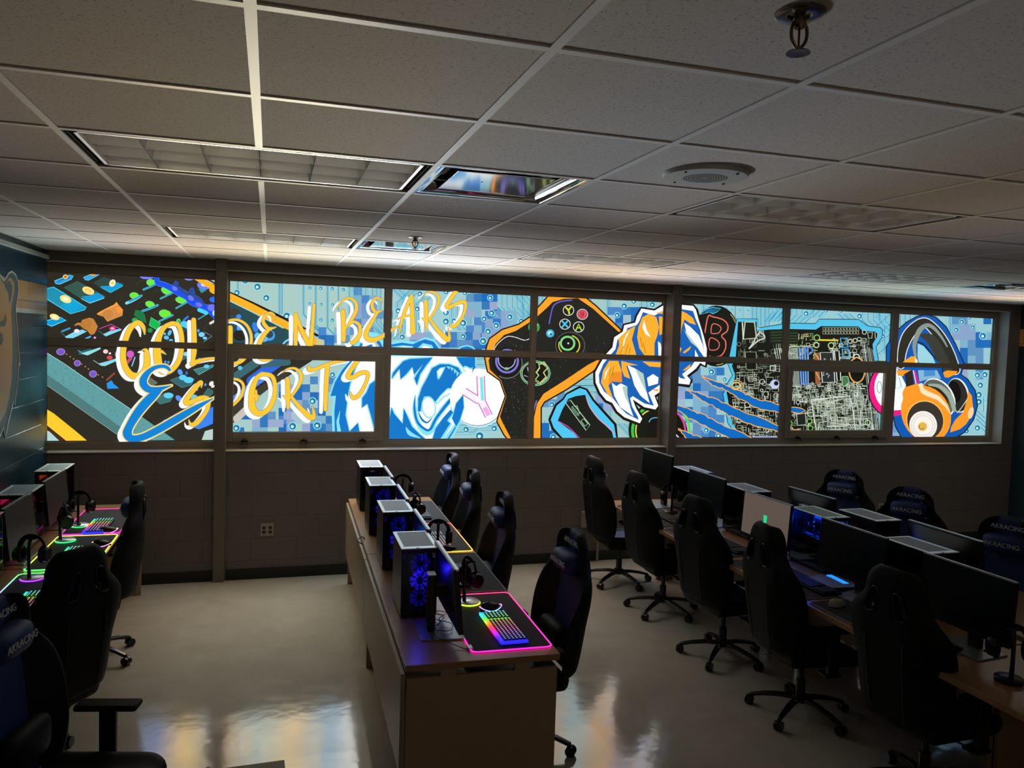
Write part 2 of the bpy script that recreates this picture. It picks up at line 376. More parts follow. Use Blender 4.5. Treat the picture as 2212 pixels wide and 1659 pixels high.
# window frames
YF0, YF1 = YB + .14, YB + .20     # frame depth
YG = YB + .175                    # printed film on the glass
ZT, ZM1, ZM0, ZB = 2.707, 2.132, 2.076, 1.245
def window(n, x0, x1, mulls, awn, outer):
    mb = MB()
    ox0, ox1 = outer
    mb.box((ox0, YF0, SILL), (ox1, YF1, ZB)); mb.box((ox0, YF0, ZT), (ox1, YF1, HEAD))
    if ox0 < x0: mb.box((ox0, YF0, ZB), (x0, YF1, ZT))
    mb.box((x1, YF0, ZB), (ox1, YF1, ZT))
    xs = [x0] + [v for m_ in mulls for v in m_] + [x1]
    for a, b in mulls: mb.box((a, YF0, ZB), (b, YF1, ZT))
    for k in range(0, len(xs), 2): mb.box((xs[k], YF0, ZM0), (xs[k + 1], YF1, ZM1))
    o = struct(mb.build('window_%d' % n, M_frame, bevel=.003))
    # glazing beads
    gb = MB()
    for k in range(0, len(xs), 2):
        for (z0, z1) in ((ZB, ZM0), (ZM1, ZT)):
            a, b = xs[k], xs[k + 1]
            t = .010
            gb.box((a, YF0 + .02, z0), (a + t, YF0 + .034, z1)); gb.box((b - t, YF0 + .02, z0), (b, YF0 + .034, z1))
            gb.box((a + t, YF0 + .02, z0), (b - t, YF0 + .034, z0 + t)); gb.box((a + t, YF0 + .02, z1 - t), (b - t, YF0 + .034, z1))
    gb.build('glazing_bead', M_frame, parent=o)
    if awn:
        ax0, ax1, px0, px1 = awn
        sb = MB()
        z0, z1, pz0, pz1 = ZB - .002, ZM0 + .002, 1.33, 2.0
        sb.box((ax0, YF0 - .028, z0), (px0, YF1 - .005, z1)); sb.box((px1, YF0 - .028, z0), (ax1, YF1 - .005, z1))
        sb.box((px0, YF0 - .028, z0), (px1, YF1 - .005, pz0)); sb.box((px0, YF0 - .028, pz1), (px1, YF1 - .005, z1))
        s_ = sb.build('sash', M_frame, parent=o, bevel=.004)
        t = .008
        bb = MB()
        for (a, b) in (((ax0 + .03, YF0 - .032, z0 + .03), (ax1 - .03, YF0 - .028, z0 + .03 + t)), ((ax0 + .03, YF0 - .032, z1 - .03 - t), (ax1 - .03, YF0 - .028, z1 - .03)),
                       ((ax0 + .03, YF0 - .032, z0 + .03), (ax0 + .03 + t, YF0 - .028, z1 - .03)), ((ax1 - .03 - t, YF0 - .032, z0 + .03), (ax1 - .03, YF0 - .028, z1 - .03))): bb.box(a, b)
        bb.build('sash_bead', M_frame, parent=s_)
        for f in (.11, .48, .86):
            cx = ax0 + (ax1 - ax0) * f; hb = MB()
            hb.box((cx - .03, YF0 - .05, z0 - .004), (cx + .03, YF0 - .026, z0 + .012))
            hb.tube([(cx, YF0 - .045, z0 + .01), (cx - .02, YF0 - .06, z0 - .012), (cx - .045, YF0 - .06, z0 - .02)], .006, 8)
            hb.tube([(cx, YF0 - .045, z0 + .01), (cx + .02, YF0 - .06, z0 - .012), (cx + .035, YF0 - .06, z0 - .02)], .006, 8)
            hb.cyl((cx, YF0 - .026, z0 + .01), (cx, YF0 - .055, z0 + .01), .013)
            hb.build('latch', mat('latch bronze', '1f1c18', .4, .5), parent=s_, smooth='auto')
    return o
window(1, -1.9, -.43, [], None, (-1.90, -.40))
window(2, -.318, 4.028, [(1.09, 1.147), (2.558, 2.617)], (-.322, 1.094, -.268, 1.007), (-.34, 4.10))
window(3, 4.237, 8.54, [(5.525, 5.603), (7.005, 7.098)], (5.599, 7.009, 5.66, 6.925), (4.13, 8.62))

# ------------------------------------------------------------------ ceiling fixtures
M_louv = mat('white louver', 'fcfcfa', .38, .5); M_dark = mat('dark reveal', '15140f', .8); M_house = mat('fixture interior', 'fcfcfa', .42)
def troffer(label, i, j):
    x0, y0 = i * U + .012, j * U + .012; W_, D_ = 2 * U - .024, U - .024
    t = empty('ceiling_light', (x0 + W_ / 2, y0 + D_ / 2, H), 0, label, 'ceiling light', 'recessed louvered lights in the ceiling')
    hw, hd = W_ / 2, D_ / 2
    mb = MB()
    for a, b in (((-hw, -hd, .014), (hw, -hd + .004, .16)), ((-hw, hd - .004, .014), (hw, hd, .16)), ((-hw, -hd, .014), (-hw + .004, hd, .16)), ((hw - .004, -hd, .014), (hw, hd, .16))): mb.box(a, b)
    mb.box((-hw, -hd, .16), (hw, hd, .165)); mb.build('housing', M_dark, t)
    mb = MB(); lw, ld = hw - .028, hd - .024
    th = .012
    for a, b in (((-lw, -ld, .004), (lw, -ld + th, .02)), ((-lw, ld - th, .004), (lw, ld, .02)), ((-lw, -ld, .004), (-lw + th, ld, .02)), ((lw - th, -ld, .004), (lw, ld, .02))): mb.box(a, b)
    mb.build('frame', M_louv, t)
    # parabolic blades: thin at the bottom, widening upwards
    mb = MB()
    prof = [(.0012, .006), (.003, .022), (.007, .042), (.014, .060), (.026, .074)]
    def blade(p0, p1, nrm, one=0):
        p0 = Vector(p0); p1 = Vector(p1); nrm = Vector(nrm)
        for sgn in ((-1, 1) if not one else (one,)):
            vs = []
            for (o_, z) in prof:
                vs += [p0 + nrm * (o_ * sgn) + Vector((0, 0, z)), p1 + nrm * (o_ * sgn) + Vector((0, 0, z))]
            mb.add(vs, [(2 * k, 2 * k + 1, 2 * k + 3, 2 * k + 2) for k in range(len(prof) - 1)])
    for k in range(0, 4):
        y = -ld + 2 * ld * k / 3; blade((-lw, y, 0), (lw, y, 0), (0, 1, 0), 0 if 0 < k < 3 else (1 if k == 0 else -1))
    for k in range(0, 7):
        x = -lw + 2 * lw * k / 6; blade((x, -ld, 0), (x, ld, 0), (1, 0, 0), 0 if 0 < k < 6 else (1 if k == 0 else -1))
    mb.build('louver', M_louv, t, smooth=True)
    mb = MB(); mb.box((-lw, -ld, .076), (lw, ld, .080)); mb.build('reflector', M_house, t)
for (i, j, n), lb in zip(LIGHTS, ['large unlit louvered ceiling light nearest the left wall, beside the first mirrored vent',
        'unlit louvered ceiling light near the window wall above the script lettering', 'unlit louvered ceiling light behind the round speaker, seen edge-on at right',
        'small looking louvered ceiling light close to the window wall above the game controller', 'farthest louvered ceiling light, close to the windows above the circuit board picture']):
    troffer(lb, i, j)

M_chrome = mat('polished aluminium', 'd4dade', .07, 1.0)
def vent(label, i, j):
    x0, y0 = i * U + .012, j * U + .012; h = U / 2 - .012
    t = empty('ceiling_vent', (x0 + h, y0 + h, H), 0, label, 'air vent', 'mirror finish square air vents')
    mb = MB(); s = h - .012
    for a, b in (((-h, -h, .001), (h, -s, .008)), ((-h, s, .001), (h, h, .008)), ((-h, -s, .001), (-s, s, .008)), ((s, -s, .001), (h, s, .008))): mb.box(a, b)
    mb.build('frame', M_chrome, t, bevel=.002)
    mb = MB(); n = 8
    # curved sides rising to the recessed neck
    def ring(r, z): return [(-r, -r, z), (r, -r, z), (r, r, z), (-r, r, z)]
    vs = []
    for k in range(n + 1):
        a = math.pi / 2 * k / n; r = s - .055 * math.sin(a); z = .003 + .055 * (1 - math.cos(a)); vs += ring(r, z)
    mb.add(vs, [(4 * k + q, 4 * k + (q + 1) % 4, 4 * k + 4 + (q + 1) % 4, 4 * k + 4 + q) for k in range(n) for q in range(4)])
    mb.build('cone', M_chrome, t, smooth='auto')
    p = s - .085
    mb = MB(); mb.box((-p, -p + .03, .016), (p, s - .006, .020)); mb.build('plaque', M_chrome, t, bevel=.001)
    mb = MB()
    for sx in (-1, 1): mb.box((sx * p * .55 - .002, -p - .045, .03), (sx * p * .55 + .002, -p + .03, .052))
    mb.cyl((-.06, .0, .0145), (-.06, .0, .0162), .005, n=12); mb.build('bracket', M_chrome, t)
    mb = MB(); mb.box((-s + .02, -s + .02, .058), (s - .02, s - .02, .062)); mb.build('neck', M_dark, t)
for q, lb in zip(VENTS, ['mirror finish square vent beside the large louvered light', 'mirror finish vent near the windows behind the small fire sprinkler', 'mirror finish vent at the far right by the window wall']):
    vent(lb, *q)

# loudspeaker
t = empty('ceiling_speaker', (1.535, .95, H), 0, 'round white perforated ceiling speaker fixed in a tile', 'speaker')
pr = [(.0, .0), (.085, -.001), (.10, -.0035), (.145, -.009), (.152, -.004), (.154, .012)]
MB().lathe([(.155, .012), (.155, .004), (.148, -.010), (.09, -.012), (.001, -.012)], 64).build('housing', M_white, t, smooth='auto')
mb = MB()
for k in range(1, 9):
    r = .009 * k + .004; n = int(2 * math.pi * r / .0072)
    for q in range(n):
        a = 2 * math.pi * q / n; mb.cyl((r * math.cos(a), r * math.sin(a), -.0128), (r * math.cos(a), r * math.sin(a), -.0119), .0022, n=6)
mb.build('grille', mat('grille holes', '4a4946', .8), t)
for k in range(4):
    a = .5 + k * math.pi / 2
    MB().cyl((.128 * math.cos(a), .128 * math.sin(a), -.0145), (.128 * math.cos(a), .128 * math.sin(a), -.010), .0045, n=12).build('screw', mat('screw', '2a2826', .4, .8), t)

def sprinkler(label, x, y, s=1.0):
    t = empty('fire_sprinkler', (x, y, H + .0045), 0, label, 'fire sprinkler')
    br = mat('bronze', '6e5a45', .3, .9); nk = mat('nickel', '8a8680', .25, 1)
    MB().lathe([(.046, .001), (.046, -.004), (.040, -.007), (.022, -.006), (.018, .001)], 40).build('escutcheon', nk, t, smooth='auto')
    mb = MB(); mb.lathe([(.010, -.0), (.012, -.02), (.009, -.028)], 20)
    for sx in (-1, 1):
        mb.tube(catmull([(sx * .011, 0, -.018), (sx * .0165, 0, -.03), (sx * .0155, 0, -.048), (sx * .006, 0, -.062), (0, 0, -.065)], 5), .0032, 8, up=(0, 1, 0))
    mb.cyl((0, 0, -.062), (0, 0, -.070), .006); mb.build('body', br, t, smooth='auto')
    MB().cyl((0, 0, -.026), (0, 0, -.060), .0022, n=10).build('glass_bulb', mat('red bulb', '7a1510', .2), t, smooth=True)
    mb = MB(); mb.lathe([(.006, -.070), (.021, -.071), (.022, -.074), (.006, -.073)], 24); mb.build('deflector', nk, t, smooth='auto')
sprinkler('small fire sprinkler head hanging below the ceiling near the windows', .906, 3.36)
sprinkler('fire sprinkler head with round nickel plate in the ceiling tile nearest the camera', .97, -.34)

# outlets and conduit on the window wall
def outlet(label, x, z, w_=.115, h_=.115, duplex=True):
    t = empty('wall_outlet', (x, YB, z), 0, label, 'wall outlet')
    pl = mat('outlet plate', '9b9186', .4)
    MB().box((-w_ / 2, -.008, -h_ / 2), (w_ / 2, 0, h_ / 2)).build('plate', pl, t, bevel=.003)
    for sx in ((-.028, .028) if duplex else (0,)):
        mb = MB()
        for sz in (.02, -.02): mb.cyl((sx, -.010, sz), (sx, -.008, sz), .016, n=20)
        mb.build('receptacle', mat('receptacle', '2c2824', .5), t)
outlet('double power outlet on the grey wall left of the middle desks', .043, .45)
outlet('small power outlet on the wall behind the blue chairs at right', 6.86, .435, .075, .115, False)
t = empty('junction_box', (3.2, YB, .44), 0, 'grey surface junction box with cable on wall behind the dark chairs', 'electrical box')
MB().box((-.085, -.05, -.08), (.085, 0, .08)).build('box', mat('box paint', '9a9082', .5), t, bevel=.004)
mb = MB(); mb.tube(catmull([(.02, -.06, .02), (.02, -.07, -.03), (.03, -.06, -.12), (.05, -.04, -.2), (.09, -.03, -.25)], 6), .006, 8)
mb.cyl((.02, -.05, .02), (.02, -.075, .02), .014, n=14); mb.build('cable', mat('tan cable', '8a8270', .5), t, smooth='auto')
t2 = empty('cable_conduit', (3.30, YB - .02, 0), 0, 'thin tan vertical conduit rising from floor below the junction box', 'conduit')
mb = MB(); mb.box((-.012, -.02, 0), (.012, .0, .2)); mb.build('tube', mat('tan cable', '8a8270', .5), t2, bevel=.002)
# ------------------------------------------------------------------ printed window film (flat artwork on the glass)
K = {1: (0, 540, 3.606), 2: (460, 560, 3.95), 3: (820, 600, 4.609), 4: (1130, 620, 4.609), 5: (1440, 630, 4.879), 6: (1680, 640, 5.028),
     7: (1900, 640, 4.609), 8: (280, 740, 7.54), 9: (100, 580, 9.215), 10: (280, 580, 9.215), 11: (100, 740, 7.54), 0: (0, 0, 1)}
def PX(k, x, y): a, b, s = K[k]; return (a + x / s, b + y / s)
PR = []; DEPTH = [0]
def put(c, tris): PR.append((hexc(c), DEPTH[0], tris))
def nxt(): DEPTH[0] += 1
def pl(pt): v = on_y(pt[0], pt[1], YG); return (v.x, v.z)
def poly(c, k, pts, step=True):
    if step: nxt()
    P = [pl(PX(k, *p)) for p in pts]
    tr = geometry.tessellate_polygon([[Vector((a, b, 0)) for a, b in P]])
    put(c, [[P[i] for i in t] for t in tr])
def polym(c, pts, step=True):       # mixed crops: (k, x, y)
    poly(c, 0, [PX(*p) for p in pts], step)
def ell(c, k, cx, cy, rx, ry, rot=0, step=True, n=28):
    if step: nxt()
    a = math.radians(rot); ca, sa = math.cos(a), math.sin(a)
    P = []
    for i in range(n):
        t = 2 * math.pi * i / n; x, y = rx * math.cos(t), ry * math.sin(t)
        P.append(pl(PX(k, cx + x * ca - y * sa, cy + x * sa + y * ca)))
    C = pl(PX(k, cx, cy)); put(c, [[C, P[i], P[(i + 1) % n]] for i in range(n)])
def ring(c, k, cx, cy, rx, ry, w_, rot=0, a0=0, a1=360, step=True):
    a = math.radians(rot); ca, sa = math.cos(a), math.sin(a); n = max(6, int(abs(a1 - a0) / 10)); pts = []
    full = abs(a1 - a0) >= 360
    for i in range(n + (0 if full else 1)):
        t = math.radians(a0 + (a1 - a0) * i / n); x, y = rx * math.cos(t), ry * math.sin(t)
        pts.append((cx + x * ca - y * sa, cy + x * sa + y * ca))
    rib(c, k, pts, w_, closed=full, smooth=False, step=step)
def rib(c, k, pts, w_, closed=False, smooth=True, step=True, off=(0, 0), dw=0, caps=True):
    """ribbon along pts (x, y[, width]) in crop units"""
    if step: nxt()
    q = []; last = w_
    for p in pts:
        if len(p) > 2: last = p[2]
        q.append((p[0] + off[0], p[1] + off[1], float(last)))
    if smooth and len(q) > 2: q = catmull(q, 5, closed)
    N = len(q); tris = []; sides = []
    for i in range(N):
        a = q[i - 1] if (closed or i > 0) else q[i]; b = q[(i + 1) % N] if (closed or i < N - 1) else q[i]
        dx, dy = b[0] - a[0], b[1] - a[1]; l = math.hypot(dx, dy) or 1
        w2 = (q[i][2] + dw) / 2; nx, ny = -dy / l * w2, dx / l * w2
        sides.append((pl(PX(k, q[i][0] + nx, q[i][1] + ny)), pl(PX(k, q[i][0] - nx, q[i][1] - ny))))
    for i in range(N if closed else N - 1):
        a, b = sides[i], sides[(i + 1) % N]; tris += [[a[0], b[0], b[1]], [a[0], b[1], a[1]]]
    put(c, tris)
    if caps and not closed:
        for e in (q[0], q[-1]):
            if e[2] + dw > 3: ell(c, k, e[0], e[1], (e[2] + dw) / 2, (e[2] + dw) / 2, step=False, n=12)

R = random.Random(11)
S_ = 'a9cfcb'
# --- circuit board ground
for x0, x1, z0, z1, c in ((-1.9, -.3, 1.2, 2.8, 'a9cfcb'), (-.4, 1.15, 1.2, 2.8, 'a8cdc6'), (1.1, 2.6, 1.2, 2.8, 'a2cfd2'), (2.6, 4.1, 1.2, 2.8, 'a2cbc8'), (4.2, 8.62, 1.2, 2.8, '98cbd2')):
    put(c, [[(x0, z0), (x1, z0), (x1, z1)], [(x0, z0), (x1, z1), (x0, z1)]])
nxt()
# --- fine parallel conductors
def traces(k, x, y, n, sp, path, c1='58bcdc', c2='2b86a8', w_=1.3):
    """n parallel conductors spaced sp, following path [(dx, dy), ...] in photo pixels"""
    for i in range(n):
        px, py = PX(k, x, y); px += i * sp[0]; py += i * sp[1]; pts = [(px, py)]
        for dx, dy in path: px += dx; py += dy; pts.append((px, py))
        rib(c2 if i % 3 == 1 else c1, 0, pts, w_, smooth=False, step=False, caps=False)
def via(k, x, y, r, dark='1c6f98'):
    ell('8fe0f2', k, x, y, r * 1.3, r * 1.3, n=16); ell(dark, k, x, y, r, r, n=16, step=True); ell('c8f2f6', k, x - r * .1, y + r * .1, r * .5, r * .5, n=12)
traces(2, 205, 172, 2, (2.5, 0), [(0, 35), (-10, 12)])
traces(2, 560, 190, 5, (2, 0), [(0, 70)])
traces(2, 765, 200, 3, (2, 0), [(0, 68), (40, 45)]); traces(2, 870, 205, 3, (2, 0), [(0, 90), (30, 30)]); traces(2, 970, 210, 3, (2, 0), [(0, 95), (25, 25)])
traces(2, 1065, 215, 2, (2, 0), [(0, 60)]); traces(2, 1155, 225, 16, (2.9, 0), [(0, 70), (30, 34)]); traces(2, 1350, 225, 8, (3, 0), [(0, 80), (20, 24)])
traces(2, 800, 520, 8, (0, 4), [(60, 40)])
traces(3, 115, 110, 7, (4, 0), [(30, 30), (0, 60)]); traces(3, 300, 110, 8, (3.5, 0), [(-30, 30), (0, 60), (-20, 20)]); traces(3, 430, 190, 6, (4, 0), [(-25, 25), (0, 50)])
traces(3, 700, 250, 5, (4, 0), [(0, 40), (20, 20)]); traces(3, 900, 150, 8, (4, 0), [(40, 40)], '3a9ac8'); traces(3, 1150, 165, 18, (3.7, 0), [(0, 28), (26, 28), (0, 46)])
traces(3, 1330, 170, 10, (3.6, 0), [(18, 20), (0, 70)]); traces(3, 950, 790, 6, (0, 4), [(30, 0)]); traces(3, 750, 1560, 5, (0, -5), [(40, 0), (18, -18), (30, 0)]); traces(3, 1000, 1450, 4, (0, 5), [(40, 0)])
traces(3, 850, 330, 6, (3, 0), [(0, 30)], '2f8fc4')
traces(4, 135, 90, 9, (3.2, 0), [(0, 34)]); traces(4, 660, 115, 2, (3, 0), [(0, 30)]); traces(4, 830, 120, 4, (3, 0), [(0, 40)]); traces(4, 1160, 130, 6, (4, 0), [(0, 26)])
traces(4, 480, 900, 9, (0, 4.5), [(70, 0), (30, 30)]); traces(4, 440, 960, 3, (0, 4), [(70, 0), (20, 22)]); traces(4, 930, 1360, 8, (4, 0), [(30, 32)]); traces(4, 700, 1040, 6, (4, 0), [(20, 22), (0, 40)])
traces(4, 190, 1330, 8, (5, 0), [(0, 36)])
traces(5, 375, 140, 3, (3, 0), [(0, 14)]); traces(5, 640, 150, 3, (17, 0), [(0, 50)]); traces(5, 890, 150, 14, (3, 0), [(0, 44)]); traces(5, 1080, 160, 12, (3.2, 0), [(6, 10), (-18, 22)], '5cc4e6'); traces(5, 1190, 165, 10, (4, 0), [(-24, 26)], '5cc4e6')
traces(5, 110, 1080, 4, (1.5, 3.5), [(14, -18), (70, 0)], '2f80b8'); traces(5, 290, 1200, 8, (4, 2), [(14, -16)], 'a8e4ee', 'a8e4ee', 2); traces(5, 100, 1260, 3, (3, 3), [(30, 14), (60, 0)], '2f80b8')
traces(5, 430, 1020, 8, (0, 4.2), [(16, 2), (18, 0)], 'b4dce0', 'a8d0dc', 2)
traces(6, 125, 130, 14, (4, 0), [(0, 14), (-22, 22)], '62c4e8'); traces(6, 300, 230, 10, (4, 0), [(24, -26)], '62c4e8'); traces(6, 640, 190, 8, (4, 0), [(14, 14)], '62c4e8'); traces(6, 900, 180, 12, (4, 0), [(0, 16), (26, 26)], '62c4e8')
traces(6, 1090, 200, 10, (4, 0), [(0, 14), (10, 10), (0, 60)], '62c4e8'); traces(6, 1060, 690, 16, (0, -7), [(34, -30)], '62c4e8')
traces(7, 190, 185, 16, (3.5, 0), [(0, 60)], '6cc8e4'); traces(7, 370, 480, 10, (4, 3), [(20, -22)], '9adbe8', '9adbe8'); traces(7, 690, 190, 3, (3, 0), [(0, 40)]); traces(7, 900, 1060, 12, (2, 5), [(30, 28)], '8fd4e4'); traces(7, 930, 940, 5, (3, 3), [(20, 12), (0, 30)], 'a8e4ee')
traces(7, 990, 400, 6, (3, 0), [(0, 16), (10, 8)], 'b8eef2')
# --- blue pixel camouflage
CAMO = ['5f93c0', '2f78bc', '8aa6cc', 'a4c4d0', '1e6cba', '7fb2cc', '9aa8cc', '4a86c6']
def camo(k, x, y, w_, h_, n, sz=17, cols=CAMO):
    nxt(); x0, y0 = PX(k, x, y); s = K[k][2]; nx, ny = int(w_ / s / sz), int(h_ / s / sz); n = int(n * .68)
    for _ in range(n):
        i = int(min(1, max(0, R.gauss(.5, .32))) * nx); j = int(min(1, max(0, R.gauss(.5, .32))) * ny)
        a, b = R.choice(((1, 1), (1, 1), (2, 1), (1, 2)))
        poly(R.choice(cols), 0, [(x0 + i * sz, y0 + j * sz), (x0 + (i + a) * sz, y0 + j * sz), (x0 + (i + a) * sz, y0 + (j + b) * sz), (x0 + i * sz, y0 + (j + b) * sz)], step=(_ % 8 == 0))
camo(2, 900, 580, 480, 160, 26); camo(2, 1200, 240, 260, 520, 40); camo(2, 560, 1000, 520, 480, 95); camo(2, 200, 1300, 500, 180, 30)
camo(3, 860, 160, 350, 560, 60); camo(3, 300, 540, 700, 180, 36); camo(3, 1050, 330, 240, 330, 22, cols=['2a78c0', '8aa6cc', '7fb2cc', '98c4d4'])
camo(4, 760, 200, 380, 240, 26); camo(4, 180, 1040, 360, 460, 34); camo(4, 640, 1080, 260, 220, 14); camo(5, 110, 800, 560, 720, 120); camo(7, 720, 200, 380, 500, 46); camo(7, 370, 730, 260, 110, 8); camo(7, 110, 1200, 150, 200, 10)
for k, x, y, r in ((2, 275, 180, 26), (2, 380, 235, 26), (2, 455, 330, 24), (2, 205, 285, 22), (2, 630, 485, 28), (2, 825, 245, 14), (2, 920, 248, 14), (2, 1018, 252, 14), (2, 1112, 260, 14), (2, 825, 378, 12), (2, 925, 385, 12), (2, 1020, 388, 12), (2, 920, 518, 14), (2, 1018, 520, 14),
                   (2, 850, 1210, 26), (2, 680, 1425, 28), (2, 890, 1418, 28), (2, 200, 1440, 26), (2, 1020, 985, 20), (3, 400, 160, 24), (3, 185, 330, 26), (3, 375, 310, 24), (3, 660, 345, 28), (3, 660, 435, 28), (3, 740, 430, 24), (3, 830, 450, 30), (3, 1115, 350, 26), (3, 1100, 200, 24), (3, 1160, 475, 26), (3, 1040, 410, 24), (3, 1080, 535, 28), (3, 1030, 630, 30), (3, 830, 585, 24), (3, 225, 590, 24), (3, 410, 500, 22), (3, 1295, 390, 26), (3, 1410, 430, 22), (3, 660, 140, 24), (3, 850, 150, 22), (3, 860, 1510, 26), (3, 1140, 1500, 26), (3, 995, 1575, 36),
                   (4, 1005, 190, 26), (4, 935, 280, 24), (4, 1100, 140, 24), (4, 1285, 175, 24), (4, 1100, 1425, 26), (4, 300, 1490, 26), (4, 285, 1170, 24), (5, 470, 845, 28), (5, 415, 1460, 26), (5, 545, 1515, 26), (5, 610, 925, 20),
                   (5, 685, 190, 10), (5, 770, 195, 10), (5, 855, 200, 10), (6, 305, 188, 26), (6, 885, 215, 26), (6, 520, 155, 20), (6, 685, 158, 20), (6, 1140, 435, 22), (7, 815, 255, 22), (7, 888, 215, 18), (7, 925, 310, 18), (7, 970, 785, 26), (7, 1045, 780, 26), (7, 1000, 885, 26), (7, 985, 980, 28), (7, 985, 1050, 28), (7, 970, 1310, 26), (7, 860, 1340, 24), (7, 1025, 395, 30), (7, 760, 335, 22)): via(k, x, y, r)

# --- keyboard picture (bay 1 and left part of bay 2)
DK = '2d2a21'
polym(DK, [(1, 0, 0), (1, 1500, 180), (2, 0, 240), (2, 130, 330), (2, 450, 490), (2, 880, 690), (2, 900, 830), (2, 640, 1000), (2, 440, 1120), (2, 170, 1400), (8, 1230, 1440), (8, 1170, 1600), (1, 0, 1600)])
polym('1f4a52', [(2, 100, 320), (2, 450, 500), (2, 900, 700), (2, 980, 760), (2, 100, 760)])
rib('1a120c', 2, [(0, 220), (130, 282), (330, 370), (600, 500), (890, 650)], 22, smooth=False)
rib('ffb41e', 2, [(0, 260), (130, 315), (330, 410), (600, 550), (800, 640)], 62, smooth=False)
rib('a8e0dc', 2, [(130, 350), (330, 448), (600, 588)], 8, smooth=False)
poly('ffb41e', 2, [(850, 670), (882, 672), (882, 740), (852, 738)]); poly('c8c89a', 2, [(882, 672), (950, 690), (950, 740), (882, 740)])
for pts, w_, c in (([(180, 1010), (400, 860)], 70, '3a6670'), ([(330, 1040), (560, 870)], 90, '2a66e0'), ([(180, 1200), (330, 1080), (440, 1000)], 60, '5b8df0'), ([(180, 1300), (420, 1110), (620, 960)], 60, '3c3a30'), ([(430, 900), (640, 880)], 50, '3a6670'), ([(200, 1360), (330, 1240)], 60, 'c9c4b8')): rib(c, 2, pts, w_, smooth=False)
ell('58c4e8', 2, 232, 928, 20, 18); ell('2f7df0', 2, 340, 1050, 30, 70, 30); ell('4a90ff', 2, 400, 1010, 26, 60, 20)
for cx, cy, rx, ry, rt, c in ((180, 450, 50, 30, 0, '3a352c'), (220, 490, 22, 20, 0, '3a8cf0'), (230, 590, 26, 36, -10, '4aa8ff'), (360, 580, 24, 44, -15, '2f80e8'), (380, 655, 26, 30, 0, '66c4ff'), (480, 650, 50, 46, 0, '4a9cf0'), (480, 640, 34, 34, 0, '1f4a52'), (230, 650, 60, 45, 0, '241f1a'), (430, 680, 40, 26, 0, '6ab8f0')): ell(c, 2, cx, cy, rx, ry, rt)
ring('8fdcf4', 2, 680, 760, 90, 80, 14, 0, 190, 350); ring('1f6fc0', 2, 680, 765, 70, 60, 12, 0, 190, 350)
def key(k, pts, c, o=None, w_=8): poly(c, k, pts); rib(o or 'eafcff', k, pts, w_, closed=True, smooth=False, step=True)
key(9, [(165, 250), (470, 130), (540, 150), (500, 215), (270, 315), (190, 300)], '2f9ee0', '5cd4f4', 14)
rib('1c5a80', 9, [(230, 270), (330, 215), (470, 190)], 12)
key(9, [(740, 180), (880, 120), (1060, 90), (1060, 120), (840, 238), (780, 225)], '3aa8e8', '5cd4f4', 12)
key(9, [(0, 400), (150, 372), (330, 480), (800, 780), (770, 820), (490, 900), (0, 600)], '1d93b4', '3fc8ea', 20)
poly('08a8dc', 9, [(430, 660), (560, 640), (740, 780), (500, 870), (300, 740)])
key(9, [(355, 380), (620, 255), (1000, 460), (1170, 560), (1150, 590), (870, 695), (640, 560)], '35594d', '2c7f8c', 6)
poly('0f9edc', 9, [(700, 560), (860, 540), (1020, 480), (1165, 560), (1140, 595), (870, 690)]); rib('6fe4f8', 9, [(700, 600), (870, 690), (1150, 590)], 16, smooth=False)
key(9, [(940, 290), (1150, 175), (1530, 310), (1530, 350), (1280, 488), (1080, 380)], '31493f', '2a6068', 5)
poly('12a0dc', 9, [(1080, 350), (1250, 345), (1420, 280), (1530, 325), (1520, 355), (1285, 485)]); rib('3cc4e8', 9, [(1090, 375), (1280, 480), (1520, 350)], 14, smooth=False)
key(9, [(0, 1040), (280, 970), (400, 1030), (110, 1150), (0, 1100)], '0e9cdc', '60dcf8', 16)
rib('4a8c98', 9, [(470, 1185), (290, 1265), (420, 1390)], 12, smooth=False); rib('3a9cc8', 9, [(320, 1250), (470, 1190)], 36)
poly('86dcf2', 9, [(380, 1355), (540, 1270), (720, 1215), (810, 1255), (640, 1340), (480, 1410), (400, 1410)])
rib('d84a9c', 9, [(1060, 1200), (1290, 1110), (1500, 1215)], 14, smooth=False); rib('3f8c86', 9, [(1040, 1240), (1170, 1330)], 10, smooth=False)
poly('86dcf2', 9, [(1130, 1310), (1300, 1230), (1480, 1200), (1500, 1225), (1190, 1352)]); rib('4ac8e8', 9, [(780, 1400), (880, 1355)], 30)
key(9, [(1460, 640), (1480, 560), (1640, 500), (1700, 560), (1840, 560)], '2d2a21', '3a4a40', 4); rib('7ae0f6', 9, [(1600, 690), (1720, 640), (1860, 560)], 56)
for x, y, rx, ry, rt, c, ci in ((385, 165, 52, 46, 0, 'f4c070', 'a06024'), (950, 105, 85, 40, -10, 'f0a03c', 'f7c060'), (1320, 292, 60, 75, 30, 'fff0c0', 'e8d868'), (840, 442, 125, 72, 22, 'ffe28a', 'f4b83c'), (390, 610, 118, 72, 22, 'ffe880', 'fffff0'), (170, 965, 100, 58, 18, 'ffe880', 'fffff0'), (610, 1245, 54, 40, 0, 'f4e0f4', 'ffffff'), (1320, 1195, 64, 44, 0, 'e83c8c', 'ffc0dc'), (970, 1378, 26, 24, 0, 'd070e8', 'ffe0ff')):
    ell(c, 9, x, y, rx, ry, rt); ell(ci, 9, x, y, rx * .5, ry * .45, rt)
ell('ffe27c', 9, 840, 448, 44, 26, 22)
poly('c8843c', 9, [(560, 1130), (620, 1080), (690, 1080), (720, 1020), (860, 980), (940, 1000), (1030, 1150), (1000, 1230), (960, 1300), (890, 1322), (820, 1240), (690, 1150), (640, 1120), (570, 1145)])
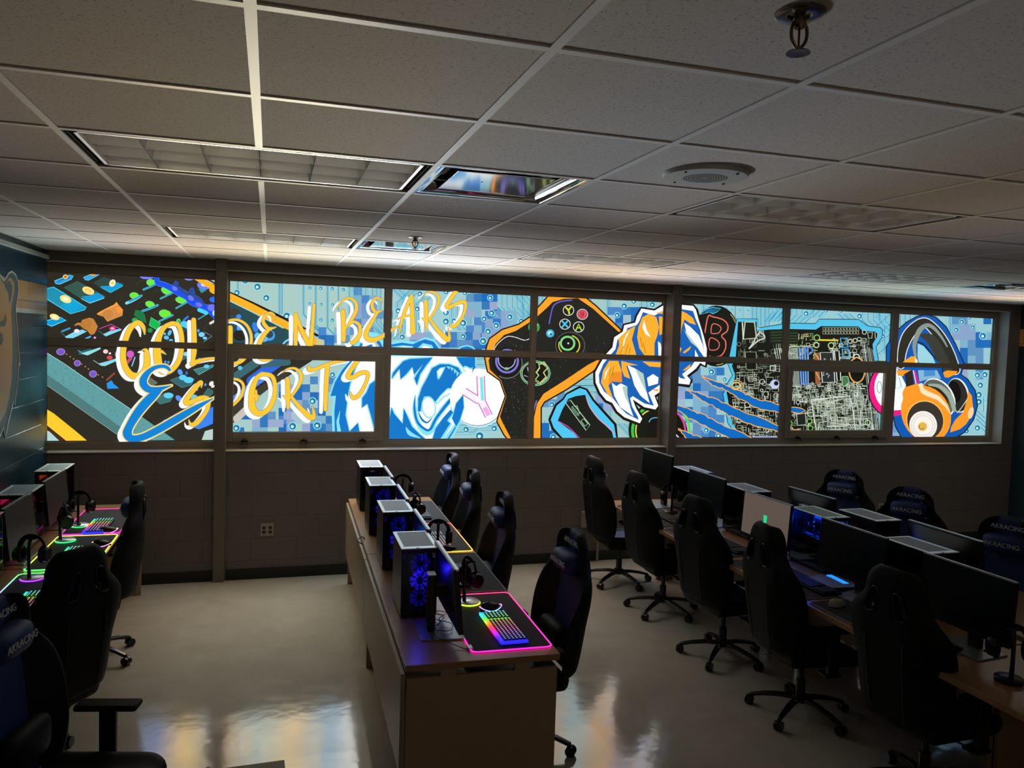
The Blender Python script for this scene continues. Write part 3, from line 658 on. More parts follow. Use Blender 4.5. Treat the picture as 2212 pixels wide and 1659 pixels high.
poly('d8904a', 9, [(1005, 905), (1060, 865), (1200, 790), (1350, 720), (1400, 665), (1440, 720), (1530, 820), (1520, 940), (1400, 985), (1220, 1060), (1140, 960), (1060, 935)])
poly('ffa23c', 9, [(1005, 905), (1060, 865), (1350, 720), (1400, 665), (1440, 720), (1400, 740), (1170, 840), (1040, 925)]); poly('f79a3c', 9, [(1380, 780), (1460, 760), (1530, 820), (1500, 890), (1420, 880)])
for q in range(3): ring('9a6428', 9, 790, 1110, 30 + 34 * q, 30 + 38 * q, 7); ring('9a6428', 9, 1225, 915, 26 + 34 * q, 22 + 30 * q, 7)
for x, y, rx, ry, rt in ((425, 280, 82, 60, 5), (740, 450, 112, 62, 25), (1035, 630, 116, 62, 10), (410, 715, 90, 56, 18), (710, 905, 118, 76, 15), (95, 540, 86, 58, 8)):
    ell('8ee8a0', 10, x, y, rx + 7, ry + 7, rt); ell('6cf03c', 10, x, y, rx, ry, rt)
for pts, w_ in (([(280, 420), (400, 370), (520, 310)], 40), ([(620, 600), (860, 480)], 34), ([(930, 790), (1180, 650)], 34), ([(250, 850), (400, 800), (560, 730)], 44), ([(590, 1050), (860, 930)], 36), ([(0, 660), (240, 540)], 44), ([(1370, 1010), (1580, 880)], 20)):
    rib('48c4e0', 10, pts, w_); rib('1f5a78', 10, pts, w_ * .25)
for pts in ([(150, 380), (180, 260), (340, 240)], [(470, 520), (540, 430), (640, 440)], [(780, 690), (900, 590), (960, 590)], [(120, 760), (320, 620), (520, 700)], [(430, 950), (620, 800), (860, 880)], [(1150, 920), (1340, 790)], [(1460, 1260), (1540, 1120), (1700, 1190)]): rib('465248', 10, pts, 5)
poly('1d7a42', 10, [(120, 820), (250, 850), (310, 930), (340, 1090), (230, 1040), (90, 930)]); ell('2ab05c', 10, 110, 1030, 60, 50)
poly('10bc54', 10, [(430, 975), (620, 1090), (550, 1225), (390, 1130)]); rib('8af0a0', 10, [(430, 975), (620, 1090), (550, 1225), (390, 1130)], 8, closed=True, smooth=False)
ell('1e9a48', 10, 410, 1230, 50, 46)
dr = [(540, 150, 70), (560, 280, 90), (700, 330, 90), (850, 400, 110), (1000, 470, 150), (1150, 560, 130), (1250, 650, 150), (1400, 720, 130), (1500, 770, 90), (1620, 810, 170), (1760, 900, 240)]
rib('4a7cff', 10, dr, 0, dw=22); rib('1450f0', 10, dr, 0)
poly('2a4a9a', 10, [(850, 330), (910, 240), (980, 270), (970, 340), (1060, 400), (1160, 490), (1200, 400), (1260, 370), (1300, 430), (1310, 520), (1440, 600), (1500, 740), (1380, 640), (1150, 570), (950, 400)])
for x, y, rx, ry, rt in ((900, 400, 60, 40, 30), (1220, 590, 70, 44, 40), (1380, 720, 70, 40, 20), (1640, 780, 90, 70, 0)): ell('6f78f8', 10, x, y, rx, ry, rt)
ell('7c84f4', 10, 350, 165, 140, 50); ell('8890f0', 10, 1185, 190, 100, 50); ell('6a80f8', 10, 1485, 335, 140, 85, 5); ell('d8dcff', 10, 1490, 320, 70, 40); poly('2a9cac', 10, [(1370, 400), (1540, 430), (1430, 490)]); ell('2a70f0', 10, 1680, 620, 90, 60)
rib('46d8fc', 10, [(1385, 825), (1530, 885)], 74); ell('c8f4ff', 10, 1700, 890, 50, 60); ell('50e070', 10, 975, 1040, 42, 42); ell('103820', 10, 980, 1045, 12, 12); ell('50d0fc', 10, 1085, 1105, 75, 60); rib('50d0fc', 10, [(1080, 1140), (1160, 1180)], 50); rib('3a7cf0', 10, [(1080, 1030), (1160, 960)], 40)
poly('2a4a50', 10, [(1060, 1160), (1160, 1210), (1060, 1290)]); ell('7ad8fc', 10, 1435, 1315, 62, 48); ell('7ad8fc', 10, 1500, 1385, 42, 28); ell('4a9cf8', 10, 1370, 1240, 26, 34); rib('d8e0d8', 10, [(1610, 1090), (1700, 1040)], 50); rib('7ac8dc', 10, [(1460, 1470), (1640, 1345), (1500, 1270)], 8, smooth=False)
for x, y, rx, ry, rt in ((735, 1375, 52, 40, 10), (825, 1430, 42, 26, 0), (800, 1280, 34, 60, 25), (700, 1300, 30, 22, 0)): ell('5cc4f8', 10, x, y, rx, ry, rt)
rib('ffb41e', 10, [(1250, 130), (1500, 280), (1760, 440)], 110, smooth=False); rib('3a1c10', 10, [(1460, 170), (1600, 240), (1760, 330)], 30, smooth=False)
# lower pane of bay 1
polym('5f9fa2', [(11, -40, 130), (11, 550, 520), (11, 1400, 1095), (8, 760, 1600), (8, -80, 1600), (11, 1140, 1490), (11, -40, 650)])
polym('4f7d7c', [(11, -40, 480), (11, 560, 900), (11, 1250, 1400), (8, 300, 1600), (8, -80, 1600), (11, 1140, 1490), (11, -40, 650)])
for _ in range(380):
    t = R.random(); x = t * 1900; y = 150 + t * 1330 + R.random() * 440 - 30
    if 0 < x: rib(R.choice(['3c6c70', '7fbcbc', '406a68']), 11, [(x, y), (x + R.uniform(-22, 22), y + R.uniform(-16, 16))], 5, smooth=False, step=(_ % 60 == 0), caps=False)
rib('a8dcd8', 11, [(-40, 135), (300, 345), (550, 520), (1400, 1100)], 9, smooth=False); rib('9cb4a8', 11, [(-40, 655), (560, 1080), (1140, 1485)], 7, smooth=False)
for x, y, rx, ry in ((240, 150, 62, 48), (510, 335, 46, 44), (765, 510, 54, 50)): ell('c8a8e8', 11, x, y, rx + 8, ry + 6); ell('7a58cc', 11, x, y, rx, ry)
for x, y in ((335, 190), (395, 230), (450, 265), (580, 350), (640, 390), (690, 430), (850, 525), (920, 560)): ell('d87a6c', 11, x, y, 14, 10, 30, n=10)
rib('a04838', 11, [(990, 610), (1110, 500)], 28); rib('1d6a70', 11, [(560, 170), (720, 130)], 60)
poly('9ae0e8', 11, [(570, 175), (720, 130), (900, 70), (880, 110), (680, 208), (620, 195)]); poly('8cdce8', 11, [(860, 340), (1010, 300), (1190, 240), (1180, 285), (960, 382), (900, 378)])
rib('8ccccc', 11, [(520, 125), (620, 190)], 8); rib('8ccccc', 11, [(775, 290), (900, 375)], 10); ell('ffd8dc', 11, 970, 145, 40, 34); ell('e84858', 11, 1035, 245, 46, 34); ell('d868c8', 11, 1180, 190, 60, 60); ell('f8e8f8', 11, 1040, 175, 20, 16)
poly('2a98ec', 11, [(985, 665), (1065, 612), (1100, 670), (1190, 745), (1000, 752)])
rib('ffcf30', 11, [(-160, 1110), (60, 1240), (420, 1530), (620, 1700)], 220, smooth=False); rib('5a2a14', 11, [(-40, 1375), (60, 1430), (300, 1620)], 26, smooth=False); poly('b4d8d8', 11, [(-40, 1400), (60, 1450), (240, 1620), (-40, 1620)])
ell('d060c8', 8, 15, 190, 60, 60); rib('c85070', 8, [(20, 260), (-40, 330)], 50); rib('8ad0ff', 8, [(90, 240), (40, 380)], 18)
key(8, [(660, 610), (850, 540), (1060, 590), (1000, 690), (850, 732)], '36686e', '4f9aa0', 8); ell('5cd4ff', 8, 870, 568, 62, 45); ell('5cd4ff', 8, 962, 610, 78, 50); ell('5aa0ff', 8, 825, 480, 38, 50, -30); ell('3c70d8', 8, 930, 495, 20, 28)
key(8, [(420, 930), (580, 820), (725, 850), (660, 960), (500, 1002)], '3c7476', '4f9aa0', 6); ell('60d4fc', 8, 635, 860, 78, 46); ell('5a94ff', 8, 800, 905, 56, 40, 40); ell('60d8fc', 8, 1030, 880, 90, 40, 10)
key(8, [(1040, 440), (1200, 400), (1370, 360), (1380, 380), (1130, 525)], '3f7f80', '8ad4d4', 6); ell('60d4fc', 8, 1255, 388, 46, 30); key(8, [(800, 320), (960, 230), (1000, 180), (860, 180), (770, 250)], '3a6a68', '4f9aa0', 6); ell('80e0fc', 8, 920, 185, 46, 34)
key(8, [(320, 560), (455, 655), (350, 712), (320, 700)], '6a7068', '8aa8a0', 6); key(8, [(1190, 870), (1280, 740), (1380, 800), (1300, 880)], '3f6a68', '4f9aa0', 6); ell('f0f4f0', 8, 1340, 670, 46, 40, -30)
poly('3c86f4', 8, [(1040, 1380), (1160, 1290), (1320, 1060), (1400, 1030), (1400, 1300), (1240, 1370), (1130, 1410)]); ell('2a60d8', 8, 600, 1280, 60, 34)
for x, y in ((585, 315), (635, 320), (1135, 270), (1220, 268), (1235, 685)): ell('4a9cf0', 8, x, y, 18, 24, 20)
poly('bcd4cc', 8, [(1235, 1440), (1400, 1410), (1400, 1620), (1160, 1620)])

# --- roaring bear head emblem, blue on white
BL, CY, WH = '0878cc', '86e4fa', 'fdffff'
polym(CY, [(2, 1175, 850), (2, 1080, 950), (2, 1020, 1060), (2, 985, 1178), (2, 1030, 1185), (2, 1012, 1300), (2, 1020, 1500), (2, 1500, 1500), (2, 1500, 850)])
poly(BL, 2, [(1185, 850), (1100, 945), (1040, 1050), (1000, 1170), (1048, 1162), (1035, 1300), (1040, 1500), (1400, 1500), (1400, 850)])
for dw_, c in ((22, CY), (0, WH)):
    P_ = [(1240, 880), (1340, 860), (1400, 850), (1400, 1010), (1330, 1060), (1300, 1130), (1262, 1180), (1262, 1275), (1310, 1240), (1335, 1330), (1375, 1480), (1262, 1500), (1240, 1385), (1168, 1460), (1140, 1330), (1158, 1180), (1180, 1060)]
    if dw_: rib(c, 2, P_, dw_, closed=True, smooth=False)
    else: poly(c, 2, P_)
poly(CY, 2, [(1085, 1285), (1052, 1380), (1062, 1500), (1100, 1500), (1075, 1390)]); poly(BL, 2, [(1395, 1200), (1360, 1290), (1385, 1400), (1400, 1500), (1420, 1500)])
ring(CY, 2, 1340, 790, 118, 140, 60, 0, 200, 340); ring(BL, 2, 1345, 790, 95, 112, 24, 0, 200, 340); ell(WH, 2, 1330, 780, 66, 90); rib(BL, 2, [(1290, 760), (1350, 735)], 22)
# head (bay 2, middle)
polym(CY, [(3, 90, 650), (3, 200, 622), (3, 350, 635), (3, 450, 592), (3, 545, 615), (3, 598, 690), (3, 600, 760), (3, 90, 760)])
poly(BL, 3, [(90, 668), (220, 646), (330, 662), (380, 636), (450, 612), (535, 636), (585, 700), (585, 760), (90, 760)]); poly(CY, 3, [(90, 690), (230, 672), (335, 682), (300, 760), (90, 760)]); poly(WH, 3, [(90, 704), (240, 684), (320, 692), (290, 760), (90, 760)])
poly(CY, 3, [(330, 740), (430, 650), (520, 670), (560, 760), (330, 760)]); poly(WH, 3, [(380, 735), (440, 672), (500, 690), (530, 760), (380, 760)])
poly(CY, 3, [(745, 730), (800, 685), (870, 668), (935, 690), (980, 760), (745, 760)]); poly(BL, 3, [(762, 735), (810, 696), (870, 682), (925, 702), (955, 760), (762, 760)])
poly(CY, 3, [(60, 768), (965, 768), (955, 860), (930, 960), (870, 1085), (842, 1170), (848, 1300), (812, 1430), (750, 1550), (705, 1620), (60, 1620)])
poly(WH, 3, [(60, 780), (920, 780), (930, 860), (910, 960), (850, 1085), (825, 1170), (830, 1300), (795, 1430), (735, 1550), (690, 1620), (60, 1620)])
def bl(pts, k=3, o=13): rib(CY, k, pts, o * 2, closed=True, smooth=False); poly(BL, k, pts)
bl([(165, 905), (235, 830), (300, 808), (525, 796), (470, 860), (400, 960), (368, 1070), (345, 1000), (432, 858), (340, 965), (325, 885), (262, 960), (208, 1010), (196, 905), (118, 1005), (130, 950)])
bl([(80, 1480), (118, 1290), (140, 1350), (228, 1452), (240, 1300), (285, 1400), (320, 1480), (400, 1560), (480, 1620), (80, 1620)])
rib(CY, 3, [(262, 1490, 10), (300, 1550, 40), (400, 1592, 8)], 20)
bl([(470, 1000), (520, 900), (600, 860), (690, 862), (780, 895), (832, 975), (850, 1020), (800, 1060), (745, 1108), (690, 1096), (620, 1150), (555, 1238), (500, 1180), (440, 1180), (418, 1250), (405, 1330), (380, 1330), (383, 1200), (420, 1090)])
for P_ in ([(565, 930), (600, 895), (655, 885), (620, 960), (588, 1012), (572, 1005)], [(800, 930), (828, 990), (808, 1052), (742, 1108), (768, 1045), (800, 1005)], [(660, 880), (700, 885), (690, 912)], [(700, 885), (735, 900), (715, 930)], [(735, 900), (765, 925), (742, 955)], [(762, 925), (790, 950), (765, 985)]): poly(CY, 3, P_); 
for P_ in ([(575, 930), (602, 905), (640, 895), (612, 955), (585, 995)], [(808, 950), (820, 990), (800, 1045), (757, 1090), (778, 1048), (808, 1005)]): poly(WH, 3, P_)
ell(CY, 3, 487, 1288, 72, 112, -8); ell(WH, 3, 487, 1288, 60, 98, -8); poly(CY, 3, [(545, 1245), (600, 1170), (672, 1098), (720, 1098), (742, 1135), (640, 1190), (575, 1258)]); poly(WH, 3, [(562, 1238), (610, 1175), (675, 1110), (712, 1110), (720, 1135), (630, 1180), (575, 1240)])
rib(CY, 3, [(352, 1170, 6), (345, 1300, 44), (375, 1430, 50), (440, 1530, 54), (500, 1530, 54), (545, 1430, 50), (640, 1290, 50), (760, 1160, 46), (880, 1040, 40), (945, 900, 30)], 40)
rib(BL, 3, [(352, 1170, 4), (345, 1300, 20), (372, 1430, 22), (440, 1500, 24), (500, 1510, 24), (560, 1400, 26), (650, 1280, 30), (760, 1150, 34), (870, 1040, 46), (920, 930, 50), (940, 830, 30)], 20)
rib(BL, 3, [(385, 1340, 8), (420, 1410, 20), (470, 1440, 16), (515, 1400, 8)], 14)
bl([(760, 790), (945, 790), (948, 870), (905, 900), (850, 872), (830, 888), (800, 850)]); poly(CY, 3, [(820, 890), (860, 880), (918, 905), (922, 950), (880, 970), (868, 1020), (838, 1060), (850, 960)]); poly(WH, 3, [(832, 897), (862, 890), (906, 912), (908, 944), (868, 962), (852, 1030), (860, 950)])
bl([(828, 1160), (835, 1290), (795, 1420), (735, 1530), (680, 1620), (520, 1620), (555, 1500), (640, 1380), (720, 1290), (790, 1210)])
poly(CY, 3, [(820, 1260), (690, 1300), (730, 1340), (668, 1420), (700, 1450), (590, 1620), (660, 1620), (745, 1490), (800, 1360)]); poly(WH, 3, [(815, 1290), (712, 1312), (748, 1345), (690, 1420), (720, 1452), (630, 1600), (735, 1470), (790, 1360)])
poly(WH, 3, [(560, 1440), (640, 1350), (700, 1290), (705, 1310), (640, 1380), (580, 1450)])
# ring around the letter disc
ell('c8eef4', 3, 980, 1195, 284, 296); ell('8898b0', 3, 975, 1190, 276, 286); ell('ffffff', 3, 972, 1186, 276, 282)
bl([(828, 1165), (835, 1290), (795, 1420), (760, 1480), (720, 1400), (760, 1250)], o=8); poly(BL, 3, [(930, 790), (948, 790), (948, 880), (920, 950)])
for dw_, c in ((18, 'd05ab8'), (0, 'fff4ff')):
    rib(c, 3, [(838, 1130), (990, 1225)], 62, smooth=False, dw=dw_, caps=False); rib(c, 3, [(1002, 978), (1012, 1230), (1085, 1375)], 66, smooth=False, dw=dw_, caps=False)
rib('7ae8f4', 3, [(1010, 990), (1022, 1220)], 30, smooth=False, caps=False); rib('f8b0e8', 3, [(1040, 1290), (1085, 1368)], 44, smooth=False, caps=False)
# cover the bear edge above the disc
# --- game controller
OR = 'ffa528'
out_ = [(3, 1075, 930), (3, 1050, 800), (3, 1066, 690), (3, 1095, 610), (3, 1220, 520), (3, 1380, 470), (3, 1510, 385), (4, 130, 225), (4, 200, 150), (4, 260, 80), (4, 580, 80), (4, 720, 195), (4, 960, 425), (4, 1010, 520), (4, 900, 700), (4, 740, 780), (4, 690, 835), (4, 430, 1012), (4, 205, 1140), (4, 170, 1200), (4, 168, 1560), (3, 1320, 1660), (3, 1240, 1560), (3, 1170, 1430), (3, 1180, 1390), (3, 1255, 1180), (3, 1200, 1020)]
rib('1d120a', 0, [PX(*p) for p in out_], 6, closed=True, smooth=False); polym(OR, out_)
body = [(3, 1125, 735), (3, 1150, 660), (3, 1235, 570), (3, 1350, 530), (3, 1510, 430), (4, 130, 300), (4, 235, 205), (4, 290, 150), (4, 400, 118), (4, 540, 112), (4, 690, 215), (4, 960, 460), (4, 900, 640), (4, 640, 775), (4, 400, 935), (4, 200, 1062), (4, 135, 1160), (4, 105, 1300), (4, 100, 1560), (3, 1330, 1660), (3, 1305, 1600), (3, 1215, 1430), (3, 1195, 1380), (3, 1258, 1180), (3, 1205, 1020), (3, 1095, 915), (3, 1082, 820)]
polym('1f201c', body); rib('e8e8f0', 0, [PX(*p) for p in ((3, 1125, 735), (3, 1170, 660), (3, 1260, 588), (3, 1340, 590), (3, 1440, 622), (3, 1500, 600))], 1.6)
rib('8878d8', 0, [PX(*p) for p in ((4, 96, 1400), (4, 100, 1250), (4, 130, 1130))], 2.4); rib('6a60e0', 4, [(255, 365), (280, 240), (305, 180), (370, 145), (480, 130)], 12)
BP = [PX(*p) for p in body]
def inside(x, y, P):
    c = False; j = len(P) - 1
    for i in range(len(P)):
        if (P[i][1] > y) != (P[j][1] > y) and x < (P[j][0] - P[i][0]) * (y - P[i][1]) / (P[j][1] - P[i][1]) + P[i][0]: c = not c
        j = i
    return c
nxt()
for _ in range(1500):
    x, y = R.uniform(1060, 1330), R.uniform(720, 945)
    if inside(x, y, BP) and R.random() < (.9 if x < 1160 and y > 800 else .4):
        s = R.uniform(.6, 1.6); poly(R.choice(['5a5c54', '7c8078', '3c3e38', '4a4c44']), 0, [(x, y), (x + s, y), (x + s, y + s), (x, y + s)], step=False)
ell('15150f', 3, 1265, 840, 150, 150); ring('888888', 3, 1265, 850, 150, 150, 6, 0, -60, 120); ring('8078dc', 3, 1265, 830, 108, 112, 20); ring('c0b8f8', 3, 1262, 815, 84, 88, 9, 0, 0, 260); ell('100c10', 3, 1262, 795, 64, 60); ring('7cd05c', 3, 1262, 905, 20, 10, 7)
ell('14150f', 4, 120, 862, 150, 130); ring('7cc88c', 4, 118, 858, 146, 122, 10); ring('e4ecd8', 4, 118, 858, 132, 108, 5)
for P_ in ([(150, 760), (205, 745), (245, 800), (200, 850), (230, 900), (165, 965), (110, 930), (150, 880), (125, 850), (160, 800)],): rib('b8e0a0', 4, P_, 10, closed=True, smooth=False); rib('e8e068', 4, [(x * .86 + 24, y * .86 + 120) for x, y in P_], 7, closed=True, smooth=False)
rib('b8c8e8', 4, [(40, 800), (60, 900), (10, 880)], 8, smooth=False)
ring('60645c', 4, 465, 580, 145, 130, 7); ell('12140f', 4, 445, 570, 120, 110); ring('d8d44a', 4, 450, 580, 108, 100, 12, 0, -70, 80); ring('d8d44a', 4, 450, 580, 100, 92, 10, 0, 110, 200); ring('6cd078', 4, 438, 560, 68, 66, 20); ring('b8f0b8', 4, 438, 560, 62, 60, 5); ell('d8e8e0', 4, 445, 560, 9, 9)
for x, y, c, ch in ((447, 232, 'd8d82c', 'Y'), (585, 272, 'f04a60', 'B'), (412, 370, '48c4ec', 'X'), (548, 398, 'b4dc3c', 'A')):
    ell('e8e8e8', 4, x, y, 56, 54); ell('17170f', 4, x, y, 49, 47)
    if ch == 'Y': rib(c, 4, [(x - 26, y - 28), (x, y), (x + 8, y + 34)], 18, smooth=False); rib(c, 4, [(x + 26, y - 32), (x, y)], 16, smooth=False)
    if ch == 'B': ell(c, 4, x, y, 44, 42); rib('17170f', 4, [(x - 14, y - 24), (x - 14, y + 24), (x + 12, y + 16), (x + 14, y + 2), (x - 8, y), (x + 12, y - 4), (x + 10, y - 20)], 7, closed=True, smooth=False)
    if ch == 'X': rib(c, 4, [(x - 26, y - 28), (x + 26, y + 28)], 17, smooth=False); rib(c, 4, [(x + 24, y - 28), (x - 26, y + 28)], 17, smooth=False)
    if ch == 'A': rib(c, 4, [(x - 26, y + 30), (x, y - 30), (x + 26, y + 30)], 14, smooth=False); rib(c, 4, [(x - 16, y + 8), (x + 18, y + 8)], 11, smooth=False)
ell('40b8e0', 4, 265, 462, 40, 40); ell('b8ecf8', 4, 262, 458, 22, 20); ell('17170f', 4, 272, 468, 9, 9); ell('3ca054', 4, 104, 400, 58, 56); rib('a8e8b0', 4, [(70, 375), (104, 415), (140, 375)], 12)
# --- gaming mouse
rib('15120f', 4, [(430, 1070), (560, 1000), (625, 1025), (690, 1130), (810, 1260), (910, 1370), (940, 1560), (440, 1560), (295, 1410), (262, 1320), (325, 1175), (400, 1120)], 34, closed=True, smooth=False)
poly('50c8f4', 4, [(430, 1070), (560, 1005), (620, 1025), (685, 1130), (800, 1260), (900, 1370), (932, 1560), (440, 1560), (300, 1400), (270, 1320), (330, 1180), (400, 1120)])
poly('1a1d18', 4, [(445, 1112), (520, 1085), (612, 1072), (655, 1190), (745, 1310), (880, 1440), (905, 1560), (590, 1560), (500, 1450), (340, 1332), (385, 1220)])
rib('e8a0b8', 4, [(625, 1100), (660, 1195), (745, 1310), (850, 1400), (900, 1460)], 9); rib('d050a0', 4, [(345, 1335), (450, 1395), (555, 1500)], 9)
rib('a8d8b0', 4, [(418, 1152), (465, 1125), (660, 1372), (622, 1425)], 8, closed=True, smooth=False); rib('a8d8b0', 4, [(480, 1190), (530, 1180), (560, 1260), (520, 1260)], 8, closed=True, smooth=False); rib('a8d8b0', 4, [(570, 1330), (600, 1310), (640, 1360), (610, 1385)], 7, closed=True, smooth=False); rib('60806c', 4, [(490, 1210), (540, 1270)], 30)
# --- camera lens picture
ell('141a12', 0, *PX(4, 1310, 1420), 58, 58); ring('38c840', 0, 1417, 930, 52, 54, 6, 0, 120, 280); ring('e0d850', 0, 1417, 930, 45, 47, 3, 0, 150, 300); ell('15130f', 0, 1440, 935, 44, 50); ring('e04a9c', 0, 1436, 932, 43, 50, 4, 0, -75, 60); ring('5ce040', 0, 1436, 930, 52, 56, 4, 0, -60, 40); ring('60b8e0', 0, 1415, 912, 14, 10, 2, 0, 180, 360); rib('c8d8f0', 0, [(1456, 936), (1466, 946)], 3)
# --- letter B disc
ell('181610', 0, 1546, 726, 50, 66); ring('c8c060', 0, 1546, 726, 47, 62, 1.5, 0, -50, 90)
rib('58c8ec', 5, [(345, 240), (420, 180), (480, 168), (565, 180), (520, 215), (480, 232), (440, 215)], 9, closed=True, smooth=False); poly('1a6f98', 5, [(380, 210), (430, 182), (540, 185), (480, 225)])
for P_ in ([(430, 262), (480, 262), (600, 300), (640, 350), (630, 420), (568, 462), (620, 520), (615, 610), (560, 680), (500, 690), (440, 680), (395, 440)], ): rib('e87060', 5, [(395, 440), (430, 262), (480, 265), (585, 295), (636, 350), (630, 415), (572, 465), (612, 520), (612, 600), (570, 670), (500, 688), (445, 680)], 13)
rib('e87060', 5, [(475, 345), (530, 348), (566, 385), (545, 430), (505, 442), (462, 432)], 10, closed=True); rib('e87060', 5, [(448, 495), (500, 498), (545, 540), (540, 590), (500, 615), (440, 602)], 10, closed=True)

# --- circuit board with neon outlines
brd = [(5, 735, 285), (5, 950, 292), (5, 960, 385), (5, 1240, 340), (6, 110, 295), (6, 400, 300), (6, 440, 252), (6, 870, 255), (6, 965, 325), (6, 1105, 345), (6, 1125, 375), (6, 1122, 440), (6, 1055, 550), (6, 1085, 720), (6, 1130, 1600), (5, 730, 1620), (5, 700, 1470), (5, 640, 1380), (5, 610, 1200), (5, 590, 1080), (5, 640, 960), (5, 690, 880), (5, 640, 760)]
rib('16202a', 0, [PX(*p) for p in brd], 3, closed=True, smooth=False); polym('52c4e8', brd)
blk = [(5, 745, 318), (5, 940, 318), (5, 945, 415), (5, 1070, 400), (6, 110, 355), (6, 405, 362), (6, 460, 325), (6, 868, 328), (6, 910, 375), (6, 1055, 385), (6, 1080, 420), (6, 1020, 520), (6, 1045, 720), (6, 1105, 1600), (5, 780, 1620), (5, 745, 1480), (5, 680, 1370), (5, 650, 1200), (5, 625, 1060), (5, 700, 960), (5, 715, 880), (5, 680, 780), (5, 720, 700)]
polym('16160f', blk); KP = [PX(*p) for p in blk]
LC_ = ['a8b4a4', 'c8d4c4', '7c8878', 'dce8e0', '606c58', 'b4bca0', '8a9684']
def neon(x0, y0, x1, y1, n, smin, smax, cols=LC_, tilt=0):
    for _ in range(n):
        x, y = R.uniform(x0, x1), R.uniform(y0, y1)
        if not inside(x, y, KP): continue
        a, b = R.uniform(smin, smax), R.uniform(smin, smax); q = R.random(); c = R.choice(cols)
        if _ % 25 == 0: nxt()
        if q < .5: rib(c, 0, [(x, y), (x + a, y + a * tilt), (x + a - b * tilt, y + b), (x - b * tilt, y + b)], R.uniform(.8, 1.5), closed=True, smooth=False, step=False)
        elif q < .72: rib(c, 0, [(x, y), (x + a * 1.5, y + a * tilt)], R.uniform(.9, 1.8), smooth=False, step=False, caps=False)
        elif q < .86: rib(c, 0, [(x, y), (x + R.uniform(-2, 2), y + b * 1.5)], R.uniform(.9, 1.8), smooth=False, step=False, caps=False)
        else: ring(c, 0, x, y, a * .4, a * .4, 1.2, step=False)
neon(1590, 690, 1700, 775, 60, 4, 14); neon(1575, 785, 1695, 945, 300, 4, 16); neon(1705, 720, 1760, 775, 60, 3, 8, ['b8c870', '7cac5c', 'd8d8a0', '9cac88']); neon(1790, 730, 1870, 775, 80, 4, 12)
neon(1705, 825, 1860, 870, 330, 3, 9); neon(1740, 860, 1860, 930, 240, 5, 20, tilt=-.08); neon(1700, 880, 1745, 930, 30, 5, 12); neon(1830, 840, 1900, 930, 60, 5, 12)
key(5, [(818, 320), (918, 322), (938, 490), (800, 500)], '1c1c14', 'c4d0b0', 14); rib('dce8d8', 5, [(790, 325), (800, 498)], 12); key(5, [(820, 635), (935, 635), (940, 820), (830, 820)], '16160f', '8c9878', 10)
poly('1c2418', 5, [(1080, 405), (1225, 400), (1225, 550), (1080, 550)]); poly('1c2418', 6, [(110, 360), (215, 362), (215, 520), (110, 520)])
for q in range(4): rib('485840', 5, [(1090, 430 + 30 * q), (1225, 425 + 30 * q)], 6, smooth=False); rib('485840', 6, [(110, 400 + 30 * q), (210, 400 + 30 * q)], 6, smooth=False)
for q in range(7): rib('b8c4b4', 6, [(105 + 16 * q, 555 + 2 * q), (135 + 15 * q, 980)], 8, smooth=False); 
rib('c4d0c0', 6, [(110, 548), (340, 540)], 9, smooth=False); rib('c4d0c0', 6, [(135, 980), (215, 975)], 8, smooth=False)
for q in range(4): rib('4a8ce8', 6, [(220 + 30 * q, 560), (245 + 24 * q, 960)], 12, smooth=False); rib('c0dcf8', 6, [(230 + 30 * q, 560), (252 + 24 * q, 960)], 4, smooth=False)
for q in range(5): rib('c4d0c4', 5, [(1130 + 22 * q, 600), (1150 + 22 * q, 720)], 7, smooth=False)
ring('4a90e0', 6, 335, 590, 30, 36, 14); 
for x, y, r, c in ((415, 450, 36, '84c860'), (410, 530, 32, 'd8e8b8'), (570, 535, 36, 'c4dc90'), (775, 490, 24, 'e0d8a0'), (830, 480, 26, 'd8e0c8'), (930, 390, 26, 'c4d0c0'), (845, 660, 36, 'dce8dc'), (335, 1355, 30, '84d058'), (345, 1430, 30, '84d058'), (965, 1370, 30, 'c8e8b0'), (210, 1150, 24, 'c8d4c8'), (115, 1380, 36, '70c050')): ell('16160f', 6, x, y, r, r); ring(c, 6, x, y, r * .85, r * .85, r * .3)
rib('e8d048', 6, [(440, 475), (640, 478)], 18, smooth=False)
poly('1a1a14', 6, [(462, 330), (868, 332), (885, 410), (470, 425)])
for q in range(12):
    for z in range(2): rib('a0ac90', 6, [(478 + 33 * q, 340 + 40 * z), (504 + 33 * q, 340 + 40 * z), (506 + 33 * q, 370 + 40 * z), (482 + 33 * q, 370 + 40 * z)], 6, closed=True, smooth=False, step=(q == 0))
for P_ in ([(670, 455), (742, 455), (752, 552), (685, 555)], [(690, 575), (755, 572), (772, 660), (700, 668)]): rib('4ab0ec', 6, P_, 14, closed=True, smooth=False)
key(6, [(965, 392), (1018, 392), (1010, 455), (975, 455)], '15150f', 'b8c8b0', 8); key(6, [(1045, 395), (1075, 395), (1072, 455), (1048, 455)], '15150f', 'b8c8b0', 8)
key(6, [(450, 610), (590, 610), (610, 930), (475, 935)], '2a2e2a', 'e0e8e8', 10)
for _ in range(26): x, y = R.uniform(480, 580), R.uniform(630, 910); rib('c0ccd4', 6, [(x, y), (x + R.uniform(-26, 26), y + R.choice([0, 26]))], 6, smooth=False, step=False)
key(6, [(605, 595), (655, 595), (675, 915), (635, 920)], '1a1a14', 'd8e0d8', 10)
